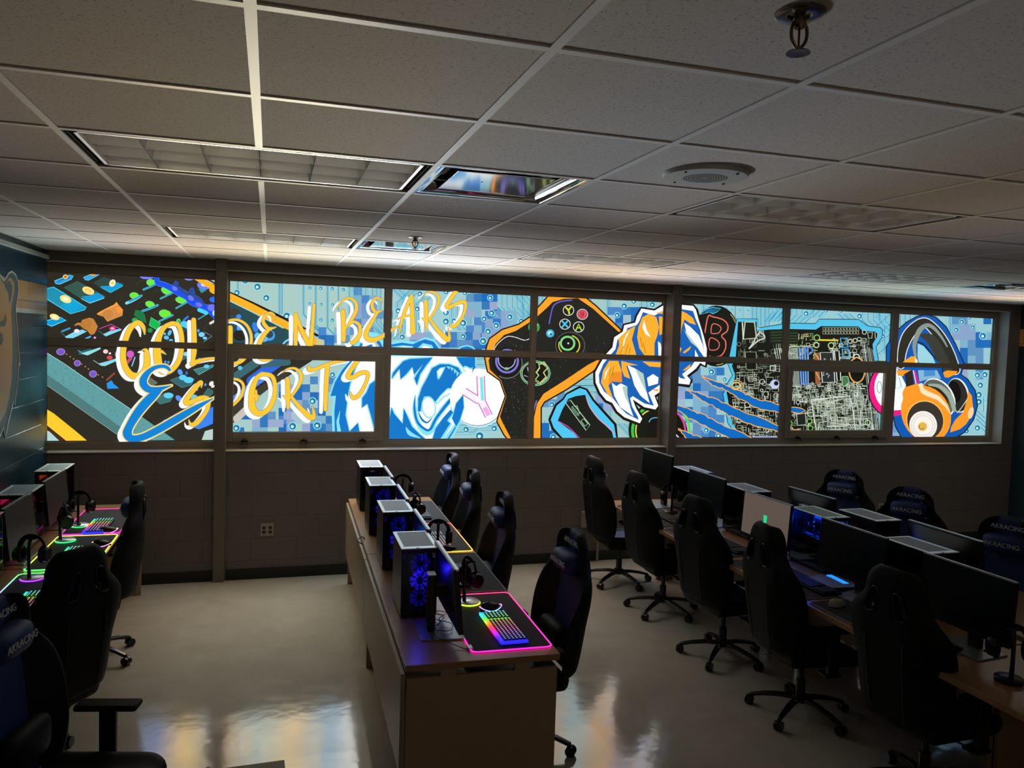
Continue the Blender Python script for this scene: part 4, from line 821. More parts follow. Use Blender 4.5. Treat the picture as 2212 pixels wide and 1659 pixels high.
poly('a06040', 6, [(385, 610), (440, 615), (450, 950), (400, 950)]); rib('d8b060', 6, [(390, 620), (440, 700), (400, 800), (450, 900)], 12); poly('487850', 6, [(690, 870), (750, 870), (765, 930), (720, 975), (690, 970)]); rib('a8dca8', 6, [(690, 870), (750, 870), (765, 930), (720, 975), (690, 970)], 8, closed=True, smooth=False)
ring('e8b060', 6, 850, 800, 86, 136, 14); ell('14140f', 6, 850, 800, 74, 124)
for q in range(7): rib(['9aa89c', 'd0dcd4', '707c74'][q % 3], 6, [(910 + 18 * q, 520 + 10 * q), (935 + 19 * q, 720), (1010 + 17 * q, 1500)], 9 if q % 2 else 6, smooth=False)
ring('8c988c', 6, 838, 1068, 66, 84, 6); ring('e0e8e0', 6, 838, 1068, 20, 24, 8); ring('b8c4b8', 6, 810, 1150, 34, 50, 8)
rib('d8e4d8', 6, [(355, 1120), (640, 1095), (770, 1080), (800, 1200), (840, 1500)], 9, smooth=False); rib('d8e4d8', 6, [(355, 1120), (380, 1300), (420, 1500)], 10, smooth=False); rib('c8d4c8', 6, [(400, 1300), (540, 1290), (545, 1350), (440, 1370), (430, 1500)], 9, smooth=False); rib('c8d4c8', 6, [(560, 1290), (575, 1350), (640, 1340), (630, 1290)], 9, smooth=False)
key(6, [(195, 1280), (290, 1270), (298, 1390), (205, 1400)], '20221c', 'c0ccc0', 8)
for r_, (ya, xa, xb) in enumerate(((1385, 560, 700), (1412, 530, 730), (1442, 560, 745))):
    x = xa
    while x < xb: rib('c4d0c4', 6, [(x, ya), (x + 9, ya - 1)], 14, smooth=False, step=False, caps=False); x += 15
for r_ in range(3):
    y = 1140
    while y < 1440: rib('a8b4a8', 6, [(850 + 42 * r_ + (y - 1140) * .12, y), (850 + 42 * r_ + (y - 1140) * .12, y + 9)], 16, smooth=False, step=False, caps=False); y += 16
nxt()
ring('d8c870', 5, 725, 990, 44, 34, 14); ring('e8b868', 5, 725, 990, 70, 56, 8); ell('c8ccf4', 5, 1130, 975, 48, 48); ell('14140f', 5, 1145, 965, 24, 24); rib('c8d4c4', 5, [(890, 560), (960, 440), (1010, 450), (1020, 490), (950, 520), (860, 600)], 14, closed=True)
ell('e05070', 6, 310, 410, 12, 10); rib('a8c0f0', 5, [(900, 1528), (1150, 1528)], 12, smooth=False)
# --- claw slashes
def slash(pts_top, pts_bot, k=5):
    rr = random.Random(5)
    def jag(P_):
        o = []
        for i in range(len(P_) - 1):
            a, b = P_[i], P_[i + 1]
            for q in range(6): t = q / 6; o.append((a[0] + (b[0] - a[0]) * t + rr.uniform(-5, 5), a[1] + (b[1] - a[1]) * t + rr.uniform(-9, 9)))
        o.append(P_[-1]); return o
    P_ = jag(pts_top) + jag(pts_bot)[1:]
    rib('ffb244', k, P_, 18, closed=True, smooth=False); poly('0a6cc4', k, P_)
slash([(365, 890), (600, 985), (800, 1072), (960, 1135), (1165, 1190), (1450, 1250)], [(1450, 1275), (1165, 1262), (950, 1220), (750, 1120), (620, 1030), (480, 980), (365, 890)])
slash([(205, 1028), (330, 1075), (530, 1145), (800, 1262), (1165, 1412), (1500, 1500)], [(1500, 1520), (1165, 1465), (880, 1390), (640, 1295), (520, 1220), (370, 1140), (205, 1028)])
slash([(60, 1175), (230, 1245), (400, 1310), (600, 1410), (900, 1545), (1000, 1600)], [(750, 1600), (660, 1540), (400, 1405), (220, 1325), (60, 1200)])
slash([(115, 1445), (200, 1482), (350, 1540), (420, 1600)], [(240, 1600), (200, 1530), (115, 1445)])
# --- paw with claws, gold and blue
wo = [(4, 1500, 130), (4, 1385, 185), (4, 1300, 235), (4, 1170, 215), (4, 1128, 290), (4, 1108, 355), (4, 1000, 380), (4, 985, 445), (4, 900, 500), (4, 882, 600), (4, 815, 672), (4, 760, 760), (4, 712, 850), (4, 715, 950), (4, 760, 1050), (4, 820, 1125), (4, 880, 1152), (4, 930, 1235), (4, 1000, 1295), (4, 1155, 1355), (4, 1178, 1310), (4, 1120, 1210), (4, 1085, 1118), (4, 1200, 1195), (4, 1310, 1218), (4, 1338, 1180), (4, 1300, 1080), (5, 60, 960), (5, 230, 980), (5, 245, 930), (5, 205, 885), (5, 300, 810), (5, 345, 750), (5, 395, 780), (5, 412, 690), (5, 415, 600), (5, 385, 480), (5, 330, 300), (5, 300, 190), (5, 270, 150), (5, 150, 140)]
rib('1c1412', 0, [(x, y + 1) for x, y in [PX(*p) for p in wo]], 10, closed=True, smooth=False); polym('ffffff', wo)
polym('1662b8', [(4, 1500, 190), (4, 1385, 238), (4, 1300, 285), (4, 1185, 250), (4, 1150, 340), (4, 1125, 378), (4, 1030, 410), (4, 1010, 470), (4, 932, 525), (4, 912, 620), (4, 850, 690), (4, 790, 770), (4, 748, 870), (4, 752, 950), (4, 800, 1040), (4, 892, 1112), (4, 965, 1205), (4, 1025, 1262), (4, 1142, 1320), (4, 1135, 1290), (4, 1078, 1190), (4, 1058, 1105), (4, 1085, 1085), (4, 1200, 1158), (4, 1295, 1180), (4, 1240, 1050), (5, 40, 900), (5, 130, 930), (5, 190, 920), (5, 155, 870), (5, 250, 790), (5, 310, 700), (5, 382, 690), (5, 378, 560), (5, 345, 400), (5, 295, 280), (5, 270, 205), (5, 150, 185)])
G = 'ffb22c'
for k, P_ in ((4, [(1180, 300), (1240, 268), (1320, 300), (1345, 400), (1330, 480), (1300, 560), (1300, 685), (1205, 685), (1150, 610), (1128, 500), (1140, 400)]), (4, [(1112, 388), (1075, 520), (1122, 685), (915, 672), (950, 580), (942, 512), (1030, 430)]),
              (4, [(850, 735), (940, 735), (972, 830), (978, 948), (880, 940), (842, 980), (888, 1105), (830, 1060), (768, 950), (790, 830)]), (4, [(970, 735), (1140, 778), (1020, 780), (1058, 912), (1000, 890), (975, 820)]), (4, [(1380, 240), (1310, 262), (1385, 268)]), (4, [(1345, 290), (1390, 300), (1390, 460), (1350, 480)]), (4, [(1180, 740), (1385, 750), (1385, 800), (1250, 790)]), (4, [(1265, 1020), (1340, 1015), (1335, 1040)]),
              (5, [(130, 195), (200, 228), (265, 275), (300, 350), (235, 332), (180, 292), (150, 380), (135, 480), (100, 470)]), (5, [(110, 560), (150, 600), (125, 660)]), (5, [(160, 640), (250, 570), (235, 610), (180, 650)]), (5, [(160, 830), (245, 760), (235, 800), (185, 830)])): poly(G, k, P_)
poly('f09228', 4, [(880, 850), (975, 840), (978, 948), (880, 940), (842, 980), (850, 900)])
for k, P_ in ((4, [(1195, 330), (1225, 430), (1265, 500), (1210, 470), (1180, 400)]), (4, [(1060, 430), (1010, 520), (985, 640), (990, 540), (1020, 470)]), (4, [(860, 780), (810, 850), (800, 930), (830, 850)]),
              (4, [(875, 950), (920, 985), (965, 958), (1030, 990), (1032, 1080), (1060, 1200), (1092, 1288), (960, 1195), (900, 1080)]), (4, [(1030, 775), (1110, 812), (1190, 862), (1212, 1000), (1252, 1155), (1160, 1080), (1100, 980), (1075, 890)]), (4, [(1225, 905), (1285, 865), (1340, 900), (1335, 960), (1240, 988)]), (4, [(1335, 540), (1360, 560), (1385, 690), (1340, 690)]),
              (5, [(175, 325), (240, 370), (330, 460), (372, 560), (385, 690), (330, 610), (250, 500), (200, 430)]), (5, [(110, 880), (135, 910), (215, 925), (150, 940), (100, 930)]), (5, [(290, 610), (330, 690), (290, 690)])): poly('ffffff', k, P_)
for k, P_ in ((4, [(980, 990), (1030, 985), (1032, 1075), (1060, 1190), (1010, 1100)]), (4, [(1110, 815), (1190, 862), (1212, 990), (1225, 1060), (1160, 930)]), (5, [(175, 400), (230, 470), (330, 600), (250, 540), (200, 460)])): poly('b4d0c8', k, P_)
for P_ in ([(1000, 580), (960, 660)], [(1040, 570), (1010, 660)], [(1060, 600), (1045, 660)], [(1190, 560), (1210, 660)], [(1160, 500), (1180, 600)], [(870, 800), (850, 880)], [(895, 790), (880, 880)]): rib('a85c18', 4, P_, 5, step=False)
# --- magenta rimmed disc and headphones
ell('181a1c', 0, 1930, 842, 58, 62); ell('f01c84', 0, 1930, 842, 55, 60); ell('fbffff', 0, 1932, 838, 46, 52); ring('70d8d8', 0, 1938, 832, 34, 22, 1.5, 0, -60, 90); rib('5cc8d0', 0, [PX(7, *p) for p in ((150, 800), (185, 810), (205, 900), (145, 920))], 3, closed=True, smooth=False); ring('70a0a0', 0, 1897, 836, 5, 12, 1.5)
ho = [(165, 345), (260, 262), (370, 202), (450, 188), (545, 212), (645, 305), (740, 480), (822, 665), (795, 780), (862, 830), (935, 940), (958, 1085), (920, 1222), (835, 1345), (745, 1400), (700, 1480), (250, 1480), (150, 1290), (130, 1190), (60, 900), (60, 500)]
rib('12202c', 7, ho, 22, closed=True, smooth=False); poly('0a5ab4', 7, ho)
poly('fbffff', 7, [(60, 700), (150, 690), (190, 760), (250, 880), (225, 1050), (205, 1140), (60, 1140)]); poly('f01c84', 7, [(60, 1140), (205, 1130), (200, 1180), (60, 1200)]); poly('f01c84', 7, [(318, 735), (345, 745), (380, 860), (345, 870)]); rib('5cc8d0', 7, [(150, 800), (185, 810), (205, 900), (145, 920)], 9, closed=True, smooth=False)
rib('10181c', 7, [(368, 455), (430, 485), (520, 590), (600, 680), (620, 760)], 12); poly('9cd8e4', 7, [(368, 470), (425, 495), (515, 600), (555, 690), (385, 690), (365, 600)]); poly('8cb8d8', 7, [(370, 735), (560, 735), (600, 820), (450, 830), (385, 850)]); poly('4a90d0', 7, [(430, 735), (540, 735), (540, 790), (430, 800)])
hb_ = [(200, 690, 60), (215, 540, 80), (265, 400, 100), (350, 300, 90), (440, 260, 80), (530, 330, 90), (610, 440, 100), (680, 580, 105), (740, 730, 90)]
rib('e8f0ec', 7, hb_, 0, dw=18); rib('2c2c26', 7, hb_, 0); rib('8c988c', 7, [(345, 600, 24), (335, 480, 40), (380, 350, 50), (450, 290, 40), (520, 310, 34), (600, 400, 24), (660, 500, 14)], 20); rib('3a3c34', 7, [(410, 390, 40), (500, 430, 100), (580, 560, 110), (650, 690, 90), (690, 760, 60)], 60)
poly('2a2622', 7, [(235, 740), (310, 735), (330, 880), (255, 900)]); rib('f8e8f0', 7, [(325, 740), (350, 870)], 9, smooth=False)
poly('ffa828', 7, [(205, 665), (300, 598), (345, 598), (370, 640), (365, 680), (205, 680)]); poly('f6f0d8', 7, [(340, 610), (368, 640), (366, 672), (340, 672)]); poly('ff9c20', 7, [(160, 735), (300, 735), (230, 775), (225, 795), (170, 790)]); poly('ff9c20', 7, [(620, 755), (660, 738), (765, 745), (745, 775), (670, 810), (635, 805)])
ell('e8f0ec', 7, 770, 985, 110, 175, -12); ell('2e2a26', 7, 762, 985, 100, 165, -12); ell('12100e', 7, 735, 950, 60, 110, -12)
poly('ff9c28', 7, [(870, 940), (905, 990), (918, 1100), (900, 1190), (850, 1270), (790, 1320), (690, 1355), (700, 1300), (740, 1230), (820, 1150), (855, 1040)]); ell('ffd8a0', 7, 895, 1160, 26, 60, 15)
for q in range(8): rib('c4ccb8', 7, [(760 + 13 * q, 1160 - 16 * q), (790 + 10 * q, 1130 - 16 * q)], 7, smooth=False, step=False)
ell('f0f8f4', 7, 575, 1010, 150, 210, -32); ell('5c645c', 7, 568, 1012, 140, 200, -32); ell('2c2822', 7, 540, 1030, 120, 170, -32)
rib('9cac9c', 7, [(480, 880, 20), (590, 900, 40), (690, 1000, 50), (730, 1130, 40)], 30)
ell('ff9c28', 7, 450, 1170, 240, 290, -25); poly('ff9c28', 7, [(215, 960), (240, 905), (360, 868), (440, 900), (400, 1000), (230, 1080)]); poly('ffe8c0', 7, [(370, 872), (412, 862), (430, 920), (475, 945), (580, 990), (660, 1080), (700, 1180), (640, 1100), (560, 1030), (450, 990), (400, 960)])
ell('ffc060', 7, 440, 1230, 186, 198, -20); ell('3a362e', 7, 442, 1235, 178, 190, -20); ell('fff4e8', 7, 422, 1282, 138, 142, -20)
for r_ in (96, 118): ring('d4dce0', 7, 422, 1285, r_, r_ * 1.02, 9)
ell('e8b84c', 7, 415, 1295, 44, 44); ring('6a6a3c', 7, 405, 1298, 24, 22, 6, 0, 20, 230)

# --- script lettering GOLDEN BEARS / ESPORTS
YE, GR = 'ffcb34', '8c8474'
GLY = [
 (1, (-34, 18), 7, [[(1130, 655, 8), (1118, 600, 30), (1075, 565, 34), (1020, 610, 40), (985, 690, 40), (962, 800, 42), (975, 900, 44), (1020, 968, 48), (1080, 980, 48), (1130, 945, 52), (1148, 880, 50), (1146, 820, 44), (1140, 780, 26), (1112, 778, 6)]]),
 (1, (-36, 18), 7, [[(1340, 572, 30), (1390, 585, 32), (1415, 660, 34), (1418, 750, 34), (1400, 850, 36), (1355, 920, 36), (1300, 950, 40), (1252, 930, 50), (1232, 860, 60), (1226, 780, 56), (1238, 690, 44), (1280, 605, 32), (1340, 572, 30)], [(1262, 790, 20), (1295, 812, 4)]]),
 (1, (-34, 18), 7, [[(1510, 545, 34), (1515, 700, 36), (1512, 800, 38), (1500, 900, 14)], [(1500, 885, 40), (1560, 860, 26), (1640, 845, 18), (1700, 842, 10)]]),
 (2, (-38, 22), 7, [[(148, 585, 40), (146, 720, 42), (140, 860, 40)], [(100, 545, 8), (150, 520, 16), (220, 520, 18), (285, 560, 20), (322, 630, 22), (326, 710, 24), (300, 800, 26), (240, 870, 30), (150, 900, 24)]]),
 (2, (-38, 22), 7, [[(530, 510, 8), (522, 475, 14), (485, 458, 18), (445, 485, 24), (428, 530, 28), (450, 570, 30), (480, 592, 26), (538, 580, 6)], [(490, 590, 20), (440, 640, 32), (400, 710, 36), (384, 790, 38), (420, 850, 36), (520, 840, 20), (640, 730, 8)]]),
 (2, (-40, 22), 7, [[(705, 472, 34), (705, 600, 34), (704, 800, 26)], [(712, 490, 26), (755, 600, 30), (815, 720, 46), (850, 780, 40)], [(862, 390, 24), (850, 550, 26), (838, 690, 34), (830, 790, 30)]]),
 (2, (-38, 22), 7, [[(1058, 418, 6), (1098, 358, 14), (1160, 333, 16), (1212, 365, 22), (1222, 430, 26), (1190, 500, 26), (1145, 575, 14)], [(1106, 445, 36), (1112, 560, 38), (1112, 690, 34)], [(1130, 590, 12), (1190, 535, 20), (1245, 560, 26), (1255, 620, 30), (1235, 670, 34), (1192, 712, 34), (1165, 700, 8)]]),
 (2, (-38, 22), 7, [[(1438, 366, 6), (1420, 338, 14), (1385, 333, 18), (1358, 372, 24), (1362, 422, 26), (1390, 452, 24), (1442, 438, 6)], [(1405, 450, 16), (1350, 540, 30), (1308, 620, 36), (1312, 672, 40), (1370, 688, 38), (1450, 655, 30), (1516, 608, 24), (1593, 562, 8)]]),
 (3, (-42, 24), 7, [[(315, 178, 28), (270, 280, 32), (225, 400, 28), (190, 558, 8)], [(314, 176, 26), (320, 300, 38), (325, 440, 42), (327, 540, 52)], [(175, 412, 6), (240, 385, 18), (318, 372, 14)]]),
 (3, (-42, 24), 7, [[(425, 185, 5), (475, 145, 12), (545, 150, 20), (585, 205, 26), (562, 300, 24), (500, 400, 18)], [(455, 235, 36), (460, 400, 40), (464, 515, 18)], [(418, 402, 6), (460, 430, 36)], [(492, 405, 22), (570, 515, 34), (645, 595, 48), (682, 618, 40), (690, 570, 22), (678, 505, 6)]]),
 (3, (-42, 24), 7, [[(755, 135, 40), (700, 215, 36), (662, 282, 36), (690, 296, 34), (760, 258, 30), (835, 240, 34), (852, 285, 26), (825, 375, 26), (765, 462, 32), (712, 488, 30), (700, 455, 6)]]),
 (8, (-70, 46), 14, [[(1172, 730, 10), (1170, 640, 56), (1080, 725, 74), (960, 880, 78), (915, 960, 76), (960, 985, 74), (1080, 930, 72), (1200, 895, 70), (1285, 930, 64), (1270, 1080, 58), (1165, 1235, 64), (1060, 1325, 74), (995, 1320, 44), (968, 1250, 6)]]),
 (2, (-38, 22), 7, [[(30, 1070, 8), (90, 1040, 16), (175, 1020, 18), (240, 1042, 20), (262, 1095, 22), (232, 1180, 24), (170, 1245, 20)], [(70, 1060, 34), (70, 1300, 34)]]),
 (2, (-38, 26), 7, [[(430, 978, 32), (505, 1000, 34), (530, 1090, 34), (518, 1190, 36), (470, 1280, 40), (395, 1316, 44), (340, 1270, 58), (330, 1170, 50), (345, 1080, 42), (385, 1000, 34), (430, 978, 32)], [(368, 1120, 14), (372, 1200, 26)], [(365, 1165, 30), (405, 1165, 4)]]),
 (2, (-38, 22), 7, [[(590, 968, 5), (640, 934, 12), (705, 934, 20), (752, 985, 28), (735, 1070, 26), (672, 1165, 18)], [(635, 1020, 34), (640, 1160, 40), (640, 1268, 20)], [(595, 1162, 6), (640, 1190, 34)], [(672, 1178, 24), (740, 1262, 34), (815, 1335, 44), (852, 1350, 38), (860, 1310, 24), (846, 1250, 6)]]),
 (2, (-38, 22), 7, [[(822, 915, 18), (822, 945, 30), (880, 935, 30), (950, 905, 26), (1050, 875, 24), (1190, 850, 20)], [(975, 905, 36), (965, 1080, 36), (958, 1280, 30)]]),
 (2, (-38, 22), 7, [[(1250, 845, 32), (1185, 930, 36), (1148, 998, 36), (1190, 1006, 34), (1260, 970, 34), (1318, 975, 32), (1300, 1060, 26), (1245, 1155, 32), (1192, 1180, 32), (1168, 1130, 6)]]),
]
for k, of, g, st in GLY:
    for s_ in st: rib(WH, k, s_, 0, off=of, dw=2)
for k, of, g, st in GLY:
    for s_ in st: rib(GR, k, s_, 0, dw=g)
for k, of, g, st in GLY:
    for s_ in st: rib(YE, k, s_, 0)
BE = [[(655, 440, 50), (600, 395, 56), (510, 385, 56), (400, 415, 66), (300, 490, 90), (232, 600, 120), (240, 690, 124), (320, 760, 110), (430, 765, 90), (560, 735, 50), (690, 695, 8)], [(520, 755, 60), (400, 850, 130), (250, 1000, 150), (110, 1180, 140), (0, 1370, 130), (-30, 1480, 150), (40, 1560, 120), (220, 1535, 110), (480, 1410, 120), (800, 1225, 118), (1100, 1050, 84), (1380, 895, 8)]]
for s_ in BE: rib(WH, 8, s_, 0, off=(-72, 44), dw=30)
for s_ in BE: rib('ffe07c', 8, s_, 0, dw=42)
for s_ in BE: rib('0a84d8', 8, s_, 0)

def clip_tri(t, x0, x1, z0, z1):
    P = list(t)
    for ax, lim, sg in ((0, x0, 1), (0, x1, -1), (1, z0, 1), (1, z1, -1)):
        Q = []
        for i in range(len(P)):
            a, b = P[i - 1], P[i]; da, db = (a[ax] - lim) * sg, (b[ax] - lim) * sg
            if (da >= 0) != (db >= 0):
                s = da / (da - db); Q.append((a[0] + (b[0] - a[0]) * s, a[1] + (b[1] - a[1]) * s))
            if db >= 0: Q.append(b)
        P = Q
        if len(P) < 3: return None
    return P
M_film = attr_mat('backlit printed film', 1.0, .4)
STEP = .022 / max(1, DEPTH[0])
for (x0, x1), lb in zip([(-1.80, -.42), (-.33, 4.06), (4.20, 8.58)],
        ['window film picturing a glowing keyboard with gold script lettering, beside the left wall', 'wide window film with blue bear head, game controller and gold paw, between two columns', 'backlit window film of neon circuit board, blue claw slashes and orange headphones']):
    vs, fs, cs = [], [], []
    for c, dp, tris in PR:
        y = YG - dp * STEP
        for t in tris:
            if max(p[0] for p in t) < x0 or min(p[0] for p in t) > x1: continue
            q = clip_tri(t, x0, x1, ZB - .02, ZT + .02)
            if not q: continue
            if abs(sum(q[i - 1][0] * q[i][1] - q[i][0] * q[i - 1][1] for i in range(len(q)))) < 1e-8: continue
            if sum(q[i - 1][0] * q[i][1] - q[i][0] * q[i - 1][1] for i in range(len(q))) < 0: q = q[::-1]
            n = len(vs); vs += [(a, y, b) for a, b in q]; fs.append(list(range(n, n + len(q)))); cs.append(c)
    mb = MB(); mb.v = vs; mb.f = fs; mb.m = [0] * len(fs); mb.c = cs
    tag(mb.build('window_mural', M_film), lb, 'window film', 'printed films on the windows')
# ------------------------------------------------------------------ furniture and equipment
M_wood = mat('desk laminate', '94704c', .32, noise=.10, nscale=25, spec=.5)
M_woodp = mat('desk panel laminate', '8e8068', .45, noise=.05, nscale=30)
M_end = mat('desk end laminate', 'a4876a', .5, noise=.08, nscale=25)
M_dkgap = mat('desk rail', '2a211a', .6)
M_pu = mat('black upholstery', '080a0c', .6, bump=.15, bscale=400, spec=.25)
M_pub = mat('charcoal upholstery', '050808', .62, bump=.2, bscale=400, spec=.2)
M_blue = mat('blue upholstery', '0e2c66', .55, bump=.15, bscale=400)
M_plas = mat('black plastic', '0b0d0e', .35)
M_gloss = mat('black gloss nylon', '080a0a', .22)
M_chr = mat('chrome', 'b0b4b4', .15, 1.0)
M_logo = mat('white embroidery', 'c8ccd0', .6)
M_silver = mat('light bezel', 'd4dadc', .30, .75)
M_pale = mat('pale brushed aluminium', 'e4eaea', .30, .75)
M_filter = mat('dust filter mesh', '7c8284', .45, .4, bump=.3, bscale=900)
M_case = mat('case black', '0d0e10', .4)
M_in = mat('case interior', '50505c', .5)
M_cloth = mat('mat cloth', '24262a', .85, bump=.3, bscale=800)
M_screen = mat('screen off', '07100f', .28)
M_screenL = mat('screen grey sheen', '3a3934', .5)  # reflection on the left screens, put into the base colour
M_steel = mat('brushed base', '8c9094', .35, .6)
DZ = .775

def rail(a, b, c, d): pass
def desk(label, X, Y, L, D, rz, modesty_side=-1, group=None, inset=(0, 0)):
    """top from (0,0) to (D, L) in local axes; the sitter's side is opposite modesty_side"""
    t = empty('computer_desk', (X, Y, 0), rz, label, 'desk', group)
    MB().box((0, 0, DZ - .03), (D, L - .004, DZ)).build('desktop', M_wood, t, bevel=.002)
    for y0, ins in ((.0, inset[0]), (L - .028, inset[1])):
        MB().box((.006 + (ins if modesty_side > 0 else 0), y0, 0), (D - .012 - (ins if modesty_side < 0 else 0), y0 + .024, DZ - .062)).build('end_panel', M_end, t, bevel=.002)
    for y0 in (.0, L - .03):
        for x0, x1 in ((D * .22, D * .315), (D * .70, D * .80)): MB().box((x0, y0, DZ - .062), (x1, y0 + .028, DZ - .03)).build('spacer', M_end, t)
    x = -.02 if modesty_side < 0 else D
    MB().box((x, .0, .28), (x + .02, L - .006, DZ - .036)).build('modesty_panel', M_woodp, t, bevel=.002)
    mb = MB()
    for xx in (D * .26, D * .75): mb.box((xx - .015, .03, DZ - .062), (xx + .015, L - .034, DZ - .031))
    mb.build('rail', M_dkgap, t)
    return t
MID_RZ = -.0245
def mid(u, y): return (.648 + u + .0245 * (y - 1.84), y)
desk('wooden desk at the near end of the middle row with the pink lit mat', *mid(0, 1.84), 1.86, .735, MID_RZ, -1, 'laminate desks of the middle row', (0, .4))
desk('wooden desk at the rear of the middle row, closest to the windows', *mid(0, 3.705), 1.86, .735, MID_RZ, -1, 'laminate desks of the middle row', (.4, .4))
for y, lb in ((3.75, 'wooden desk on the left wall in the corner by the windows'), (1.90, 'wooden desk on the left wall, mostly hidden behind the big dark chair'), (.05, 'wooden desk along the left wall at the bottom left corner')):
    t = desk(lb, -1.73, y, 1.84, .775, 0, 1, 'laminate desks along the left wall')
    for c in list(t.children):
        if c.name.startswith('modesty_panel'): c.location.x = -.79 + .02
for y, lb in ((3.30, 'front side desk of the right double row, farthest part by the windows'), (1.44, 'front side desk of the right double row, middle part'), (-.42, 'front side desk of the right double row, nearest part at the right edge')):
    desk(lb, 3.035, y, 1.85, .76, -.01, 1, 'laminate desks of the right double row', (.56, .56))
for y, lb in ((3.30, 'desk on the far side of the right double row, part closest to the windows'), (1.44, 'back side desk of the right double row with the seen-from-behind monitor'), (-.42, 'back side desk of the right double row, nearest part')):
    desk(lb, 3.87, y, 1.85, .72, -.01, -1, 'laminate desks of the right double row, far side', (.4, .4))
# corner of a table at the lower edge
t = empty('low_table', (-.12, .62, 0), .03, 'corner of a brown table just visible at the bottom edge of the picture', 'table')
MB().box((0, 0, .74), (.25, .535, .77)).build('tabletop', M_woodp, t, bevel=.003)
for x, y in ((.02, .02), (.02, .48), (.2, .02), (.2, .48)): MB().box((x, y, 0), (x + .035, y + .035, .74)).build('leg', M_end, t)
t = tag(MB().lathe([(.012, 0), (.016, .01), (.016, .07), (.012, .08), (.006, .085)], 20).build('dark_marker', M_plas, smooth='auto', loc=(-.135, 1.14, .0)), 'small dark knob beside the table corner at the bottom edge', 'marker')
t.location = (-.135, 1.14, .70)

